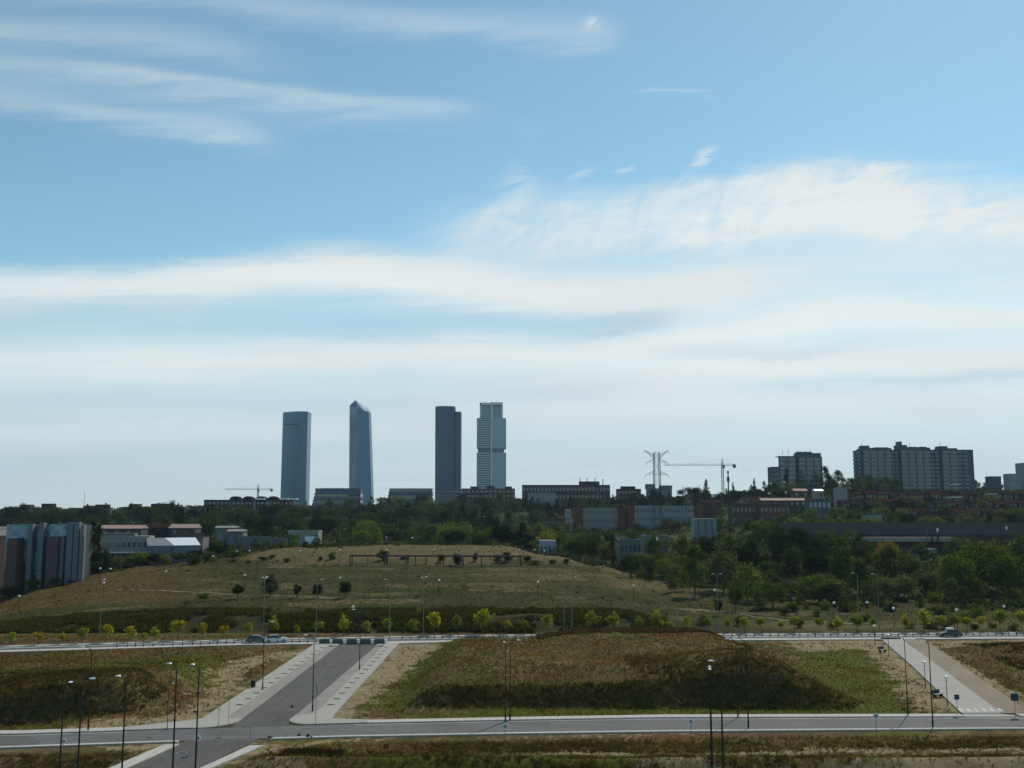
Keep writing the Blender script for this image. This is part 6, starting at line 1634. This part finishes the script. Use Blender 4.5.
# ------------------------------------------------------------------ pylon
def lattice(q, p0, p1, w0, w1, n, r, rb):
    """square lattice column from p0 up to p1"""
    p0, p1 = Vector(p0), Vector(p1)
    def cs(t): c = p0.lerp(p1, t); w_ = w0+(w1-w0)*t; return [c+Vector((sx*w_,sy*w_,0)) for sx, sy in ((-1,-1),(1,-1),(1,1),(-1,1))]
    for k in range(n):
        a, b = cs(k/n), cs((k+1)/n)
        for i in range(4):
            j = (i+1)%4
            q.tube(a[i], b[i], r, r, 4, False); q.tube(a[i], b[j] if k%2 else b[j], rb, rb, 4, False); q.tube(a[j], b[i], rb, rb, 4, False); q.tube(b[i], b[j], rb, rb, 4, False)
M_PYL = mat('dull_galvanised_steel', (.03,.033,.035), .8, 0, .1, 2)
Yp = 600.; xp = X(657.5,Yp); gp = gz1(xp,Yp); zp = lambda py: at(512,py,Yp)[2]-gp
py_ = empty('power_pylon', (xp,Yp,gp-.3), R(8), 'lattice steel pylon with upswept cross-arms rising above the white-walled block', 'pylon')
q = MB(); lattice(q,(0,0,0),(0,0,zp(505)),3.2,2.0,4,.17,.06); lattice(q,(0,0,zp(505)),(0,0,zp(452)),2.0,1.5,6,.19,.07); q.build('lattice_body', M_PYL, py_)
for (pyr, pyt, l) in ((458,449.6,7.4),(461.5,462,6.6),(473.5,475,7.4)):
    for s in (-1,1):
        q = MB(); a = Vector((s*1.6,0,zp(pyr))); e_ = Vector((s*l,0,zp(pyt)))
        for yy in (-1.2,1.2): q.tube(a+Vector((0,yy,0)), e_, .13,.08,4); q.tube(a+Vector((0,yy,1.9)), e_, .11,.08,4)
        for k in range(3): t = (k+.5)/3; q.tube(a.lerp(e_,t)+Vector((0,-1.2*(1-t),0)), a.lerp(e_,t)+Vector((0,1.2*(1-t),1.9*(1-t))), .06,.06,4)
        q.build('cross_arm', M_PYL, py_)
        q = MB(); q.tube(e_, e_-Vector((0,0,1.8)), .1,.1,5); q.build('insulator', M_GREY, py_)
# wires
tips = [(-7.4,449.6),(7.4,449.6),(-6.6,462),(6.6,462),(-7.4,475),(7.4,475)]
for k, (dx_, pyt) in enumerate(tips):
    q = MB(); P_ = [Vector((xp+dx_, Yp, gp+zp(pyt)-2))]
    for s, ex, ey, ez in ((-1,-330,900,50),(1,210,640,52)):
        st = Vector((xp+dx_, Yp, gp+zp(pyt)-2)); en = Vector((xp+ex+dx_, ey if s<0 else ey, gp+zp(pyt)-2+4)); pts = []
        for i in range(15): t = i/14; v_ = st.lerp(en,t); v_.z -= 14*4*t*(1-t); pts.append(v_)
        q.path(pts, [.018]*15, 3)
    tag(q.build('power_line', M_DGREY), ['thin power line hanging from the left tip of the top cross-arm','thin power line hanging from the right tip of the top cross-arm','thin power line hanging from the left tip of the middle cross-arm','thin power line hanging from the right tip of the middle cross-arm','thin power line hanging from the left tip of the lowest cross-arm','thin power line hanging from the right tip of the lowest cross-arm'][k], 'power line', 'power lines of the pylon')
# ------------------------------------------------------------------ cranes
M_CRN = mat('weathered_crane_paint', (.07,.062,.045), .6, .1, .15, 1)
def crane(px, top, pxa, pxb, Y, label, rz=0):
    x_ = X(px,Y); g = gz1(x_,Y); h = at(512,top,Y)[2]-g; a = X(pxa,Y)-x_; b = X(pxb,Y)-x_
    r = empty('tower_crane', (x_,Y,g), rz, label, 'crane')
    q = MB(); lattice(q,(0,0,0),(0,0,h+1.5),.9,.9,14,.16,.07); q.build('mast', M_CRN, r)
    for nm, e in (('jib',a),('counter_jib',b)):
        q = MB(); n = max(3,int(abs(e)/3))
        for i in range(n):
            x0_, x1_ = e*i/n, e*(i+1)/n
            for yy in (-.6,.6): q.tube((x0_,yy,h),(x1_,yy,h),.2,.2,4,False); q.tube((x0_,yy,h),((x0_+x1_)/2,0,h+1.2),.06,.06,4,False); q.tube(((x0_+x1_)/2,0,h+1.2),(x1_,yy,h),.06,.06,4,False)
            q.tube((x0_,0,h+1.2),(x1_,0,h+1.2),.12,.12,4,False)
        q.build(nm, M_CRN, r)
    q = MB(); lattice(q,(0,0,h+1.5),(0,0,h+6),.8,.15,3,.1,.06); q.build('tower_head', M_CRN, r)
    q = MB(); q.tube((0,0,h+6),(a*.6,0,h+1.2),.06,.06,4).tube((0,0,h+6),(b*.9,0,h+.6),.06,.06,4); q.build('stay', M_CRN, r)
    MB().box(b-1.2,b+1.2,-1,1,h-2.2,h+.8).build('counterweight', M_DGREY, r)
    MB().box(-.2,1.8,-2.3,-.95,h-2.6,h-.2).build('cab', M_GREY, r)
crane(723.5,465.3,665,735.5,900,'tower crane with a long jib pointing left above the ridge right of the pylon')
crane(257.5,489.6,224,271,1150,'yellowish tower crane low over the wide dark block of flats')
# mast with dark head
Ym = 560.; xm_ = X(729,Ym); gm2 = gz1(xm_,Ym); hm_ = at(512,471,Ym)[2]-gm2
ms = empty('antenna_mast', (xm_,Ym,gm2), 0, 'black monopole mast with a bulky dark head on the slope below the crane', 'mast')
MB().tube((0,0,-.3),(0,0,hm_-6),.50,.36,10).build('pole', M_BLACK, ms)
MB().tube((0,0,hm_-6),(0,0,hm_-3.2),.75,.75,10).build('antenna_drum', M_BLACK, ms); MB().tube((0,0,hm_-3.19),(0,0,hm_-1.4),.3,.3,8).tube((0,0,hm_-1.4),(0,0,hm_),.55,.5,10).build('top_antenna', M_BLACK, ms)
# ------------------------------------------------------------------ slender leaning flagpole-like lamps by the apartment tower
for px, top, Yq, lab in [(786,483,700,'pale floodlight beside the cypress on the upper slope, upper one'),(772,484,700,'pale floodlight left of the cypress on the upper slope'),(787,493,660,'pale floodlight below the cypress'),(770,494,660,'pale floodlight lowest on the left of the cypress')]:
    x_ = X(px,Yq); g_ = gz1(x_,Yq); h_ = at(512,top,Yq)[2]-g_; b = empty('floodlight', (x_,Yq,g_), R(20), lab.replace(', upper one',''), 'floodlight', 'floodlights on the slope')
    MB().tube((0,0,-.2),(0,0,h_),.10,.07,6).build('pole', M_POLEL, b); MB().prism([(-.9,-.3),(.5,-.3),(.5,.1),(-.9,.1)], h_, h_+.9, [(-1.4,-.2),(0,-.2),(0,.2),(-1.4,.2)]).build('lamp_head', M_HEAD, b)
